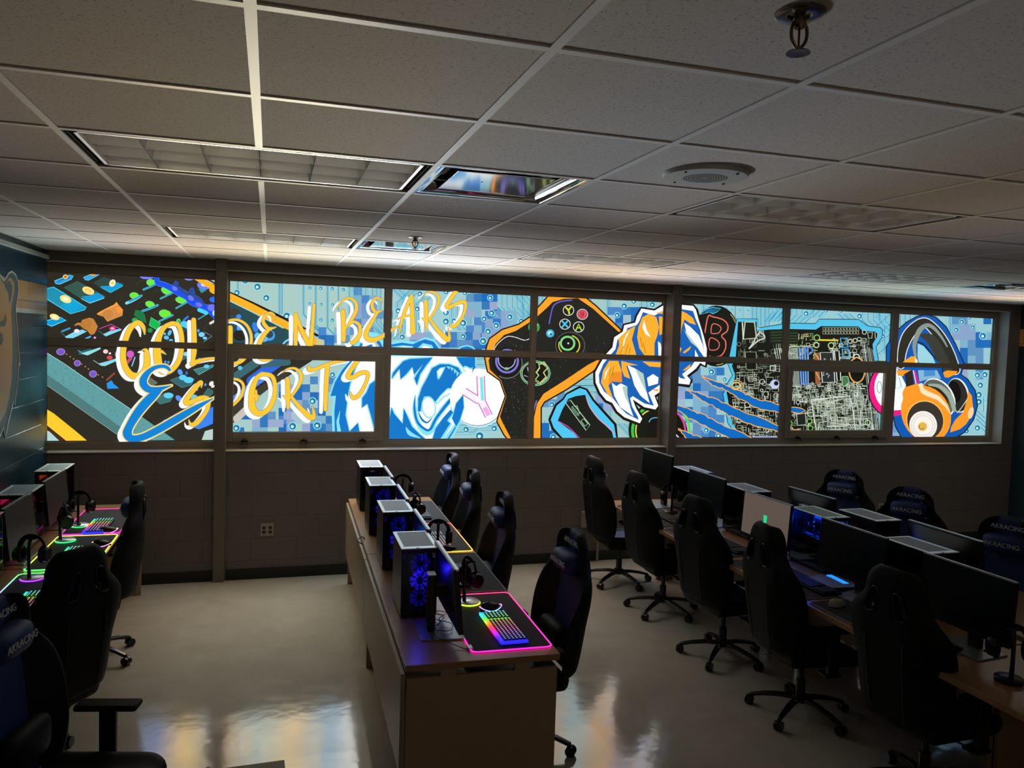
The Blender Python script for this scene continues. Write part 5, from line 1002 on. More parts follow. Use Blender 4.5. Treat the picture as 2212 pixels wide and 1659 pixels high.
# ---- gaming chair (faces +y)
def lerp(T, v):
    for (a, b), (c, d) in zip(T, T[1:]):
        if v <= c: return b + (d - b) * (v - a) / (c - a)
    return T[-1][1]
def text(body, size, parent, loc, rot, m, name='lettering', ext=.0015):
    cu = bpy.data.curves.new(name, 'FONT'); cu.body = body; cu.size = size; cu.extrude = ext; cu.align_x = 'CENTER'; cu.align_y = 'CENTER'
    cu.materials.append(m); tmp = bpy.data.objects.new('tmp', cu); COL.objects.link(tmp); dg = bpy.context.evaluated_depsgraph_get()
    me = bpy.data.meshes.new_from_object(tmp.evaluated_get(dg)); bpy.data.objects.remove(tmp); bpy.data.curves.remove(cu)
    o = bpy.data.objects.new(name, me); COL.objects.link(o); o.parent = parent; o.location = loc; o.rotation_euler = rot
    return o
def make_chair(label):
    t = empty('gaming_chair', (0, 0, 0), 0, label, 'chair', 'black and blue gaming chairs')
    WT = [(0, .23), (.12, .262), (.35, .272), (.48, .296), (.58, .30), (.66, .282), (.73, .225), (.80, .178), (.9, .170), (.965, .142), (1, .095)]
    nu, nv = 17, 21
    def pos(i, j, side):
        u = -1 + 2 * i / (nu - 1); v = j / (nv - 1); w = lerp(WT, v); z = .45 + v * .745
        y = -.205 - .09 * v - .03 * math.sin(v * math.pi)
        bol = max(0, abs(u) - .45) / .55
        fwd = (.06 + .07 * math.sin(min(1, v / .68) * math.pi) if v < .68 else .05) * bol ** 1.4
        th = .075 - .035 * v
        edge = 1 - abs(u) ** 6
        if side: y2 = y + fwd + .01 * (1 - u * u)
        else: y2 = y - th * (.35 + .65 * edge) + fwd * .6
        return (u * w, y2, z + (.012 * (1 - u * u) if j == nv - 1 else 0))
    vs = [pos(i, j, 1) for j in range(nv) for i in range(nu)] + [pos(i, j, 0) for j in range(nv) for i in range(nu)]
    N = nu * nv; keep = set()
    for j in range(nv - 1):
        for i in range(nu - 1):
            if j in (14, 15, 16) and i in (4, 5, 10, 11): continue
            keep.add((i, j))
    mb = MB(); fs = []; ms = []
    for (i, j) in keep:
        a, b, c, d = j * nu + i, j * nu + i + 1, (j + 1) * nu + i + 1, (j + 1) * nu + i
        fs.append((d, c, b, a)); ms.append(1 if (4 <= i <= 11) else 0); fs.append((a + N, b + N, c + N, d + N)); ms.append(2)
        for (p, q, nb) in ((a, b, (i, j - 1)), (b, c, (i + 1, j)), (c, d, (i, j + 1)), (d, a, (i - 1, j))):
            if nb not in keep: fs.append((p, q, q + N, p + N)); ms.append(0)
    mb.v = vs; mb.f = [list(f) for f in fs]; mb.m = ms; mb.c = [None] * len(fs)
    back = mb.build('backrest', [M_pu, M_blue, M_pub], t, smooth=True, sub=1)
    # piping seams on the back
    mb = MB()
    for sx in (-1, 1):
        mb.tube([Vector((sx * lerp([(0, .10), (.6, .115), (1, .09)], v), -.205 - .09 * v - .03 * math.sin(v * math.pi) - (.075 - .035 * v) - .003, .45 + v * .765)) for v in [k / 14 * .92 for k in range(9)]], .0022, 6)
    mb.build('seam', mat('grey piping', '3c4648', .5), back, smooth=True)
    # hole trims
    for sx in (-1, 1):
        for side in (0,):
            mb = MB(); ii = (4, 6) if sx < 0 else (10, 12); P = [pos(ii[0], 14, side), pos(ii[1], 14, side), pos(ii[1], 17, side), pos(ii[0], 17, side)]
            P = [Vector(p) for p in P]; c = sum(P, Vector()) / 4; P = [c + (p - c) * .93 for p in P]
            mb.tube(catmull([tuple(p) for p in P], 4, True), .006, 6, closed=True)
            mb.build('harness_trim', M_gloss, back, smooth=True)
    # head pillow
    def pil(nm, cz, cy, wx, wz, wy, m_, par):
        mb = MB()
        def fn(i, j):
            a = 2 * math.pi * i / 24; b = -math.pi / 2 + math.pi * j / 12
            def se(x, p): return math.copysign(abs(x) ** p, x)
            return (wx * se(math.cos(b), .6) * se(math.cos(a), .55), cy + wy * se(math.sin(b), .8), cz + wz * se(math.cos(b), .6) * se(math.sin(a), .55))
        mb.grid(fn, 24, 13, closed_u=True); return mb.build(nm, m_, par, smooth=True)
    hp = pil('head_pillow', 1.03, -.255, .135, .062, .060, M_blue, t)
    lp = pil('lumbar_pillow', .62, -.185, .16, .085, .045, M_pu, t)
    text('AKRACING', .042, hp, (0, -.193, 1.03), (math.pi / 2, 0, math.pi), M_logo)
    text('AKRACING', .040, back, (0, -.272, 1.135), (math.pi / 2 - .15, 0, math.pi), M_logo)
    # seat
    def sf(i, j):
        u = -1 + 2 * i / 16; v = j / 14; w = .255 - .03 * (1 - v) + (.0 if v < .8 else -.05 * ((v - .8) / .2) ** 2)
        bol = max(0, abs(u) - .55) / .45
        return (u * w, -.21 + v * .50, .455 + .05 * bol ** 1.2 * (1 - .5 * v) - .02 * (abs(u) > .97) - (.03 * ((v - .85) / .15) ** 2 if v > .85 else 0))
    vs = [sf(i, j) for j in range(15) for i in range(17)]; vb = [(x * .93, y * .97, .375) for x, y, z in vs]
    fs = []
    for j in range(14):
        for i in range(16): a = j * 17 + i; fs += [(a, a + 1, a + 18, a + 17), (a + 255 + 17, a + 255 + 18, a + 255 + 1, a + 255)]
    for i in range(16): fs += [(i, i + 255, i + 256, i + 1), (14 * 17 + i + 1, 14 * 17 + i + 256, 14 * 17 + i + 255, 14 * 17 + i)]
    for j in range(14): fs += [(j * 17, (j + 1) * 17, (j + 1) * 17 + 255, j * 17 + 255), (j * 17 + 16 + 255, (j + 1) * 17 + 16 + 255, (j + 1) * 17 + 16, j * 17 + 16)]
    mb = MB(); mb.add(vs + vb, fs); mb.m = [1 if (len(f) == 4 and all(q < 255 for q in f) and 4 <= min(f) % 17 <= 11) else 0 for f in mb.f]
    mb.build('seat', [M_pu, M_blue], t, smooth=True, sub=1)
    mb = MB(); mb.box((-.10, -.13, .335), (.10, .13, .378)); mb.tube([(.09, .02, .35), (.2, .02, .345), (.24, .02, .335)], .006, 8); mb.build('tilt_mechanism', M_plas, t, bevel=.006)
    mb = MB(); mb.cyl((0, 0, .10), (0, 0, .22), .028); mb.cyl((0, 0, .22), (0, 0, .34), .017); mb.cyl((0, 0, .085), (0, 0, .125), .045); mb.build('gas_lift', M_gloss, t, smooth='auto')
    for sx in (-1, 1):
        mb = MB()
        mb.box((sx * .24 - .008, -.05, .36), (sx * .31 + .008, .05, .38)) if sx > 0 else mb.box((-.318, -.05, .36), (-.232, .05, .38))
        mb.box((sx * .30 - .014, -.035, .37), (sx * .30 + .014, .035, .625)); a_ = mb.build('armrest', M_plas, t, bevel=.006)
        MB().box((sx * .30 - .045, -.13, .625), (sx * .30 + .045, .13, .652)).build('arm_pad', M_pub, a_, bevel=.012, smooth='auto')
    st = MB()
    for k in range(5):
        a = 2 * math.pi * k / 5 + .3; d = Vector((math.cos(a), math.sin(a), 0)); p = d.cross(Vector((0, 0, 1)))
        P = [(0.02, .115, .026), (.12, .112, .023), (.22, .095, .018), (.30, .072, .014)]
        vs = []
        for r, z, w_ in P:
            c = d * r; vs += [c + p * w_ + Vector((0, 0, z)), c - p * w_ + Vector((0, 0, z)), c - p * w_ * .7 + Vector((0, 0, z - .024)), c + p * w_ * .7 + Vector((0, 0, z - .024))]
        st.add(vs, [(4 * q + e, 4 * q + (e + 1) % 4, 4 * q + 4 + (e + 1) % 4, 4 * q + 4 + e) for q in range(3) for e in range(4)] + [(12, 13, 14, 15), (3, 2, 1, 0)])
        cm = MB(); c = d * .30
        for s in (-1, 1):
            o_ = p * (s * .013); cm.cyl(c + o_ + Vector((0, 0, .028)) - p * .009, c + o_ + Vector((0, 0, .028)) + p * .009, .028, n=20)
        cm.cyl(c + Vector((0, 0, .028)), c + Vector((0, 0, .062)), .007, n=10); cm.cyl(c + Vector((0, 0, .028)) - p * .018, c + Vector((0, 0, .028)) + p * .018, .02, n=14)
        cm.build('caster', M_plas, t, smooth='auto')
    st.build('star_base', M_gloss, t, bevel=.006, smooth='auto')
    return t
proto = make_chair('x')
PI = math.pi
# facing -x is rz=+pi/2; facing +x is rz=-pi/2
chairs = [
 (1.40, 2.46, PI / 2 + .02, 'dark gaming chair beside the pink lit mat, nearest chair of the middle row'),
 (1.32, 3.58, PI / 2 - .08, 'dark gaming chair of the middle row, second from the pink mat'),
 (1.33, 4.52, PI / 2 - .12, 'dark gaming chair of the middle row, beyond the orange lit mat'),
 (1.36, 5.40, PI / 2 - .06, 'dark gaming chair at the far end of the middle row, closest to the window wall'),
 (3.22, 5.12, -PI / 2 - .05, 'dark gaming chair, farthest of the right row, in front of the wall box'),
 (3.25, 4.30, -PI / 2 + .0, 'dark gaming chair of the right row, second from the window wall'),
 (3.22, 3.32, -PI / 2 + .12, 'dark gaming chair with two open back slots in the middle of the right row'),
 (3.21, 2.42, -PI / 2 - .08, 'dark gaming chair before the screen with the green square, full base visible'),
 (3.28, 1.52, -PI / 2 + .10, 'very dark large gaming chair nearest the camera at the lower right'),
 (4.66, 4.02, PI / 2 + .50, 'blue fronted gaming chair facing us, farthest behind the right row'),
 (4.62, 3.20, PI / 2 + .55, 'blue fronted gaming chair behind the right row beside the small outlet'),
 (4.40, 2.22, PI / 2 + .35, 'blue gaming chair cut by the right picture edge'),
 (-1.10, 4.22, PI / 2 + .10, 'dark gaming chair seen from the side at the far desk of the left wall'),
 (-1.05, 2.72, PI / 2 - .60, 'big black gaming chair with its back to us at the left wall desks'),
 (-.66, 1.74, -PI / 2 - .22, 'dark gaming chair with blue edge at the lower left corner, armrest showing'),
]
for x, y, rz, lb in chairs: place(proto, None, (x, y, 0), rz, lb, 'black and blue gaming chairs')
kill(proto)

# ---- pc towers
def glow(name, c, s): return mat('glow ' + name, '101010', .5, emit=c, estr=s)
GLASS = glass_mat('tinted glass', (.55, .55, .6), .06)
def tower(label, x, y, rz, c=None, s=1.0, side=1, group='mini towers with pale top frames', lamp=0, lit=True):
    t = empty('computer_tower', (x, y, DZ), rz, label, 'computer tower', group)
    hx, hy, hz = .095, .18, .375
    mb = MB()
    mb.box((-hx, -hy, .012), (hx, hy, .03))
    mb.box((-side * hx - (.0 if side > 0 else .003), -hy, .03), (-side * hx + (.003 if side > 0 else 0), hy, hz - .006))
    mb.box((-hx + .003, hy - .003, .03), (hx, hy, hz - .006))
    for px in (-hx, hx - .012):
        for py in (-hy, hy - .012): mb.box((px, py, .03), (px + .012, py + .012, hz - .006))
    mb.box((-hx, -hy, .03), (hx, -hy + .006, .05)); mb.box((-hx, -hy, .345), (hx, -hy + .006, hz - .006))
    mb.build('chassis', M_case, t, bevel=.002)
    mb = MB()
    for px in (-.07, .07):
        for py in (-.15, .15): mb.cyl((px, py, 0), (px, py, .012), .012, n=12)
    mb.build('foot', M_plas, t)
    mb = MB(); b1, b2 = .022, .016
    z0, z1 = hz - .006, hz
    mb.box((-hx - .004, -hy - .006, z0), (hx + .004, -hy + .035, z1)); mb.box((-hx - .004, hy - .016, z0), (hx + .004, hy + .004, z1))
    mb.box((-hx - .004, -hy + .035, z0), (-hx + b2, hy - .016, z1)); mb.box((hx - b2, -hy + .035, z0), (hx + .004, hy - .016, z1))
    tp = mb.build('top_panel', M_pale, t, bevel=.0015)
    MB().box((-hx + b2, -hy + .035, z0 + .001), (hx - b2, hy - .016, z1 - .0015)).build('dust_filter', M_filter, t)
    mb = MB(); mb.box((-.02, -hy - .004, z1), (-.008, -hy + .004, z1 + .003)); mb.box((.0, -hy + .01, z1), (.004, -hy + .02, z1 + .001)); mb.build('power_button', M_silver, tp)
    MB().box((-hx + .012, -hy - .004, .05), (hx - .012, -hy - .001, .345)).build('front_glass', GLASS, t)
    MB().box((side * hx - .0015, -hy + .012, .03), (side * hx + .0015, hy - .012, hz - .006)).build('side_glass', GLASS, t)
    MB().box((-side * (hx - .012) - .002, -hy + .03, .10), (-side * (hx - .012) + .002, hy - .02, .34)).build('motherboard', M_in, t)
    mb = MB(); mb.box((-.05, -.10, .17), (.06, .15, .205)); mb.build('graphics_card', M_case, t, bevel=.004)
    em = glow(label[:24], c, s) if c else M_in
    em2 = glow(label[:24] + ' dim', c, s * .22) if c else M_in
    if lamp:
        l = bpy.data.lights.new('case_light', 'POINT'); l.energy = lamp; l.color = hexc(c)[:3]; l.shadow_soft_size = .02
        lo = bpy.data.objects.new('case_light', l); COL.objects.link(lo); lo.parent = t; lo.location = (0, -.171, .24) if lit else (side * .03, .01, .30)
    def fan(cx, cy, cz, axis, r=.056, em=em):
        A = Vector(axis); f = MB(); q = A.orthogonal().normalized(); w_ = A.cross(q); C = Vector((cx, cy, cz))
        for k in range(4):
            pass
        for k in range(9):
            a0 = 2 * PI * k / 9; P = []
            for (rr_, da) in ((.016, 0), (r * .93, .18), (r * .93, .62), (.016, .5)):
                P.append(C + q * (rr_ * math.cos(a0 + da)) + w_ * (rr_ * math.sin(a0 + da)) + A * (.004 * (1 if da > .3 else -1)))
            P += [p + A * .001 for p in P]; f.add(P, [(0, 1, 2, 3), (7, 6, 5, 4), (0, 1, 5, 4), (1, 2, 6, 5), (2, 3, 7, 6), (3, 0, 4, 7)])
        b = f.build('fan', em, t)
        g = MB(); g.cyl(C - A * .01, C + A * .008, .017, n=18)
        g.tube([C + q * (r * math.cos(a)) + w_ * (r * math.sin(a)) for a in [2 * PI * k / 28 for k in range(28)]], .0035, 6, closed=True)
        for k in range(4):
            a = 2 * PI * (k + .5) / 4; g.cyl(C + A * .012, C + A * .012 + (q * math.cos(a) + w_ * math.sin(a)) * r, .0018, n=6)
        g.build('fan_frame', M_plas, b, smooth='auto')
    if c:
        fan(0.005, -hy + .024, .285, (0, -1, 0), em=em2); fan(0.005, -hy + .024, .105, (0, -1, 0), em=em2)
    fan(0.005, -hy + .024, .195, (0, -1, 0))
    fan(side * .055, -.055, .27, (side, 0, 0), em=em if lit else M_case); fan(side * .055, .085, .27, (side, 0, 0), .05, em=em if lit else M_case)
    if c:
        mb = MB(); mb.box((side * .02, -.09, .209), (side * .024, .14, .213)); mb.box((-side * .078, -.12, .30), (-side * .074, .14, .335)); mb.build('light_strip', em, t)
    return t
for y, c, s, lb in ((2.61, '2a1cff', 1.3, 'black computer tower with deep blue fans, nearest on the middle desks'), (3.48, '0a6cff', .8, 'black computer tower with azure glow, second from the camera on the middle desks'),
                 (4.37, '3a1ca0', .18, 'black computer tower with a faint violet glow, third along the middle desks'), (5.2, '0a6cb0', .15, 'black computer tower at the far end of the middle desks')):
    tower(lb, *mid(.150, y), MID_RZ, c, s, lamp=1.4 if y < 3 else .15)
for y, c, s, lb in ((5.24, 'e05a20', .7, 'computer tower in the far left corner, warm window light on its top'), (4.33, 'ff2070', .9, 'computer tower with dim red glow on the left wall desks, second from the corner'), (3.46, '10e060', 1.6, 'computer tower with green glow at the left picture edge')):
    tower(lb, -1.535, y, 0, c, s, group='towers on the left wall desks', lamp=.3)
for x, y, c, s, lb in ((3.66, 4.62, None, 0, 'unlit computer tower farthest along the right double row'), (3.66, 3.76, None, 0, 'unlit computer tower just left of the grey lit screen'), (3.645, 2.88, '0a50ff', 2.6, 'computer tower with bright blue interior beside the grey lit screen'), (3.65, 2.01, None, 0, 'unlit computer tower behind the very dark near chair')):
    tower(lb, x, y, 0, c, s, side=-1, group='towers on the right double row', lamp=4.5 if c else 0, lit=False)
tower('unlit computer tower standing on the far side desk of the right double row', 3.945, 2.75, 0, None, 0, side=1, group='towers on the right double row, far side')

# ---- monitors (screen faces +x before rotation)
def monitor(label, x, y, rz, ztop, scr=None, tilt=.10, Wd=.54, group=None, back_ridge=False):
    t = empty('monitor', (x, y, DZ), rz, label, 'monitor', group)
    Hh = .318; zt = ztop - DZ
    M = Matrix.Translation((0, 0, zt - Hh / 2)) @ Matrix.Rotation(-tilt, 4, 'Y')
    MB().box((-.022, -Wd / 2, -Hh / 2), (-.002, Wd / 2, Hh / 2), M=M).build('back_cover', M_plas, t, bevel=.004)
    mb = MB(); b = .007
    mb.box((-.012, -Wd / 2 - .001, Hh / 2 - b), (.002, Wd / 2 + .001, Hh / 2 + .001), M=M); mb.build('bezel', M_silver, t)
    mb = MB(); mb.box((-.004, -Wd / 2, -Hh / 2), (.002, Wd / 2, -Hh / 2 + .016), M=M); mb.box((-.004, -Wd / 2, -Hh / 2 + .016), (.002, -Wd / 2 + b, Hh / 2 - b), M=M); mb.box((-.004, Wd / 2 - b, -Hh / 2 + .016), (.002, Wd / 2, Hh / 2 - b), M=M); mb.build('side_bezel', M_plas, t)
    s_ = MB().box((-.003, -Wd / 2 + b, -Hh / 2 + .016), (.0, Wd / 2 - b, Hh / 2 - b), M=M).build('screen', scr or M_screen, t)
    if back_ridge:
        def fn(i, j):
            u = -1 + 2 * i / 12; v = j / 6; return M @ Vector((-.022 - .055 * (1 - u ** 4) * math.sin(v * PI), u * Wd / 2 * .96, -Hh / 2 + .02 + v * (Hh - .03)))
        MB().grid(fn, 13, 7).build('rear_bulge', M_plas, t, smooth=True)
    mb = MB(); mb.box((-.115, -.032, .006), (-.075, .032, zt - .10)); st = mb.build('stand_column', M_plas, t, bevel=.006)
    MB().box((-.116, -.033, zt - .10), (-.074, .033, zt - .092)).build('column_cap', M_pale, st, bevel=.003)
    mb = MB(); mb.box((-.076, -.025, zt - .21), (-.02, .025, zt - .15)); mb.build('hinge', M_plas, st, bevel=.004)
    mb = MB(); mb.prism([(-.16, -.13), (.055, -.15), (.055, .15), (-.16, .13)], .0, .008); mb.build('stand_base', M_steel, t, bevel=.002)
    return t
for y, lb in ((2.235, 'monitor edge-on in the middle row, nearest the camera, pale top edge'), (3.035, 'monitor edge-on in the middle row, second from the camera'), (3.88, 'monitor edge-on in the middle row, third from the camera'), (4.72, 'monitor edge-on in the middle row, farthest')):
    monitor(lb, *mid(.275, y), MID_RZ, 1.165, group='monitors of the middle row')
for y, lb in ((4.86, 'monitor with grey screen on the left wall desks, in the corner'), (3.97, 'monitor with grey screen on the left wall desks, second from the corner'), (3.08, 'monitor on the left wall desks, cut by the picture edge')):
    monitor(lb, -1.43, y, -.03, 1.155, scr=M_screenL, group='monitors of the left wall desks')
M_glare = mat('lit dim screen', '14110f', .5, emit=(.105, .078, .062), estr=1.0)  # glare on the screen face, put in as a dim glow
for x, y, zt, sc, lb in ((3.44, 4.88, 1.27, None, 'dark raised monitor at the far end of the right row, highest of the row'), (3.50, 4.12, 1.20, None, 'dark monitor of the right row, second from the window wall'), (3.41, 3.155, 1.20, M_glare, 'monitor with brown grey glare glowing on its screen and a small green square'),
                      (3.39, 2.27, 1.20, None, 'dark monitor right of the blue lit tower'), (3.38, 1.44, 1.20, None, 'large dark monitor at the right behind the very dark near chair')):
    t = monitor(lb, x, y, PI + .02, zt, scr=sc, tilt=.06, group='monitors of the right double row')
    if sc:
        Hh = .318; M = Matrix.Translation((0, 0, zt - DZ - Hh / 2)) @ Matrix.Rotation(-.06, 4, 'Y')
        P = [M @ Vector((.0012, yy, zz)) for yy, zz in ((-.012, -.028), (.022, -.020), (.022, .030), (-.018, .030))]
        scn = [c for c in t.children if c.name.startswith('screen')][0]
        MB().add(P, [(0, 1, 2, 3)]).build('green_square', glow('green square', '18d890', 1.0), scn)
monitor('curved dark monitor seen from behind on the far side of the right double row', 3.99, 2.15, -.02, 1.19, tilt=.12, Wd=.56, group='monitors of the right double row, far side', back_ridge=True)
monitor('rounded dark monitor top behind the grey screen', 4.02, 3.42, .06, 1.17, tilt=.12, Wd=.50, group='monitors of the right double row, far side', back_ridge=True)

# ---- desk mats with LED rims
M_led = attr_mat('led rim', 3.2, .4)
def hsv(h, s=1, v=1):
    import colorsys
    return colorsys.hsv_to_rgb(h % 1, s, v)
def deskmat(label, x, y, rz, L=.83, D=.40, cols=None, group='long desk mats'):
    t = empty('desk_mat', (x, y, DZ), rz, label, 'desk mat', group)
    r = .03; P = []
    for cx, cy, a0 in ((D / 2 - r, L / 2 - r, 0), (-D / 2 + r, L / 2 - r, 90), (-D / 2 + r, -L / 2 + r, 180), (D / 2 - r, -L / 2 + r, 270)):
        for k in range(5): a = math.radians(a0 + 22.5 * k); P.append((cx + r * math.cos(a), cy + r * math.sin(a)))
    MB().prism(P, .0, .004).build('mat', M_cloth, t)
    Q = []
    for i in range(len(P)):
        a, b = P[i], P[(i + 1) % len(P)]; n = max(1, int(math.hypot(b[0] - a[0], b[1] - a[1]) / .05))
        for k in range(n): Q.append((a[0] + (b[0] - a[0]) * k / n, a[1] + (b[1] - a[1]) * k / n))
    mb = MB(); mb.tube([(a, b, .0045) for a, b in Q], .0032, 6, closed=True)
    if cols:
        N = len(Q)
        for f in range(len(mb.f)):
            k = (f // 6) % N; yy = (Q[k][1] / L + .5) ; n = len(cols) - 1; q = min(n - 1e-6, max(0, yy * n)); i = int(q); fr = q - i
            a, b = hexc(cols[i]), hexc(cols[min(n, i + 1)]); mb.c[f] = tuple(a[z] + (b[z] - a[z]) * fr for z in range(3)) + (1,)
        mb.build('led_rim', M_led, t)
        MB().box((-D / 2 - .012, -L / 2 + .03, .001), (-D / 2 + .012, -L / 2 + .075, .014)).build('control_box', M_silver, t, bevel=.003)
    else: mb.build('stitched_edge', mat('grey stitching', '8a8c8c', .6), t, smooth=True)
PK = ['ff1494', 'ff1494']
for y, c, lb in ((2.325, ['ff18a0', 'ff3070'], 'black desk mat with glowing pink rim at the near end of the middle desks'), (3.19, None, 'black desk mat with plain grey edge between the pink and orange lit mats'), (4.07, ['ffb030', 'ff5030'], 'black desk mat with glowing orange rim on the middle desks'), (4.93, None, 'black desk mat with plain edge at the far end of the middle desks')):
    deskmat(lb, *mid(.525, y), MID_RZ, cols=c, group='long desk mats of the middle row')
for y, c, lb in ((4.975, ['ff20c0', 'ff2080'], 'desk mat with pink rim on the left wall desks, in the corner'), (4.10, ['50ff60', 'e8e840', 'e8e840'], 'desk mat with green and yellow rim on the left wall desks'), (3.20, ['c020f0', '9040ff', '60ff60'], 'desk mat with purple rim near the left picture edge'), (2.16, ['e8e020', 'e8e020'], 'desk mat with yellow rim in front of the lower left chair')):
    deskmat(lb, -1.16, y, 0, D=.38, cols=c, group='lit desk mats of the left wall desks')
for y, lb in ((4.50, 'dark desk mat farthest along the right row'), (3.60, 'dark desk mat on the right row before the grey screen'), (2.68, 'dark desk mat on the right row beside the small white mouse'), (1.80, 'dark desk mat on the right row by the very dark near chair')):
    deskmat(lb, 3.25, y, -.01, D=.36, group='dark desk mats of the right double row')

# ---- keyboards
M_keyg = attr_mat('key backlight', 1.6, .4)
def keyboard(label, x, y, rz, lit=1, pal=None, group='keyboards'):
    t = empty('keyboard', (x, y, DZ + .004), rz, label, 'keyboard', group)
    L, D = .42, .135
    MB().box((-D / 2, -L / 2, .002), (D / 2, L / 2, .018)).build('case', M_plas, t, bevel=.004)
    def colr(v): 
        S = pal or ['2020ff', '4010ff', 'c010ff', 'ff10a0', 'ff4030', 'ffb020', '60ff30', '20f0c0', '20c0ff']
        n = len(S) - 1; q = min(n - 1e-6, max(0, v * n)); i = int(q); fr = q - i; a, b = hexc(S[i]), hexc(S[i + 1]); return tuple(a[z] + (b[z] - a[z]) * fr for z in range(3)) + (1,)
    rows = 6; ky = MB(); gl = MB()
    for r_ in range(rows):
        xx = D / 2 - .012 - r_ * .0195; n = 21
        for k in range(n):
            yy = -L / 2 + .012 + k * .0191
            if k in (15,) : continue
            ky.box((xx - .0082, yy, .018), (xx + .0082, yy + .0165, .026))
            if lit:
                c = colr((yy + L / 2) / L); w_ = tuple(min(1, v * 1 + .25) for v in c[:3]) + (1,)
                gl.box((xx - .0025, yy + .005, .0261), (xx + .0035, yy + .011, .0266), col=w_)
    if lit:
        for k in range(40):
            y0 = -L / 2 + L * k / 40; c = colr(k / 40); c = tuple(v * .55 for v in c[:3]) + (1,)
            gl.box((-D / 2 + .003, y0, .0183), (D / 2 - .003, y0 + L / 40, .0187), col=c)
            gl.box((-D / 2 - .004, y0, .006), (-D / 2 + .001, y0 + L / 40, .020), col=tuple(v * 1.8 for v in c[:3]) + (1,))
        gl.box((-D / 2, -L / 2 - .004, .006), (D / 2, -L / 2 + .001, .019), col=colr(0))
    ky.build('key', mat('keycap', '101214', .45), t, bevel=.0015)
    if lit: gl.build('backlight', M_keyg, t)
keyboard('rainbow lit keyboard on the pink rimmed mat at the near end of the middle desks', *mid(.545, 2.175), MID_RZ + .02, group='keyboards of the middle row')
keyboard('unlit dark keyboard on the plain edged mat beside the pink one', *mid(.53, 3.08), MID_RZ, 0, group='keyboards of the middle row')
keyboard('keyboard glowing red at its near end on the orange rimmed mat', *mid(.52, 3.93), MID_RZ, 1, ['ff1030', 'ff2040', '301018', '101010', '101010', '101010', '101010'], group='keyboards of the middle row')
keyboard('unlit dark keyboard at the far end of the middle desks', *mid(.53, 4.83), MID_RZ, 0, group='keyboards of the middle row')
for y, lb in ((4.745, 'rainbow lit keyboard on the left wall desks, in the corner'), (3.93, 'rainbow lit keyboard half hidden by the big black chair on the left'), (2.99, 'rainbow lit keyboard at the left picture edge')): keyboard(lb, -1.135, y, 0, group='lit keyboards of the left wall desks')
for y, lb in ((4.32, 'dark keyboard on the right row, farthest'), (3.42, 'dark keyboard on the right row before the grey screen'), (2.50, 'dark keyboard on the right row behind the chair with visible base'), (1.62, 'dark keyboard on the right row near the very dark chair')): keyboard(lb, 3.30, y, PI, 0, group='dark keyboards of the right double row')

# ---- mice
def mouse(label, x, y, rz, lit=None, body=M_plas, group='computer mice'):
    t = empty('computer_mouse', (x, y, DZ + .004), rz, label, 'mouse', group)
    def fn(i, j):
        a = 2 * PI * i / 24; b = (PI / 2) * j / 8; rx = .062 * math.cos(b) ** .6 if j < 8 else .0; ry = .033 * math.cos(b) ** .6 if j < 8 else .0
        return (rx * math.cos(a), ry * math.sin(a) * (1 - .12 * math.cos(a) ** 2), .003 + .036 * math.sin(b) * (1 - .18 * math.cos(a)))
    MB().grid(fn, 24, 9, closed_u=True).build('shell', body, t, smooth=True)
    mb = MB(); mb.cyl((-.04, -.004, .033), (-.04, .004, .033), .008, n=14); mb.build('scroll_wheel', M_silver, t)
    if lit:
        P = [(.064 * math.cos(a), .0345 * math.sin(a), .010 + .010 * math.cos(2 * a)) for a in [2 * PI * k / 40 for k in range(40)]]
        mb = MB(); mb.tube(P, .0022, 6, closed=True)
        for f in range(len(mb.f)):
            k = (f // 6) / 40; mb.c[f] = tuple(hsv(lit + .35 * math.sin(2 * PI * k), .8)) + (1,)
        mb.build('light_strip', M_led, t)
mouse('black mouse with rainbow light strip beside the lit keyboard on the middle desk', *mid(.555, 2.475), .15, .9)
mouse('small dark mouse on the orange rimmed mat of the middle desks', *mid(.55, 3.68), .1)
mouse('small white mouse on the right row near the very dark chair', 3.20, 2.13, .2, None, mat('white mouse', 'a8a8a0', .4))
mouse('mouse with a yellow light strip beside the corner keyboard on the left', -1.05, 4.60, .3, .15)
mouse('mouse with a yellow light beside the big black chair', -1.02, 4.22, -.3, .17)

mouse('dark mouse with a small pink light, farthest on the right row', 3.12, 4.55, .2, .88)
# ---- headset stands and headsets
def stand(label, x, y, rz, led=None, group='headset stands'):
    t = empty('headset_stand', (x, y, DZ + .004), rz, label, 'headset stand', group)
    MB().lathe([(.058, 0), (.060, .004), (.060, .016), (.055, .020), (.001, .021)], 36).build('base', M_pale if led else M_plas, t, smooth='auto')
    if led:
        mb = MB(); mb.tube([(.0615 * math.cos(a), .0615 * math.sin(a), .008) for a in [2 * PI * k / 36 for k in range(36)]], .003, 6, closed=True)
        mb.build('led_ring', glow(led, led, 2.6), t)
    mb = MB(); mb.tube([(-.03, 0, .018), (-.034, 0, .10), (-.034, 0, .20), (-.020, 0, .235), (0, 0, .243)], [.011, .009, .009, .010, .012], 10); mb.build('pole', M_plas, t, smooth=True)
    mb = MB(); mb.box((-.02, -.03, .238), (.02, .03, .250)); mb.build('cradle', M_plas, t, bevel=.005)
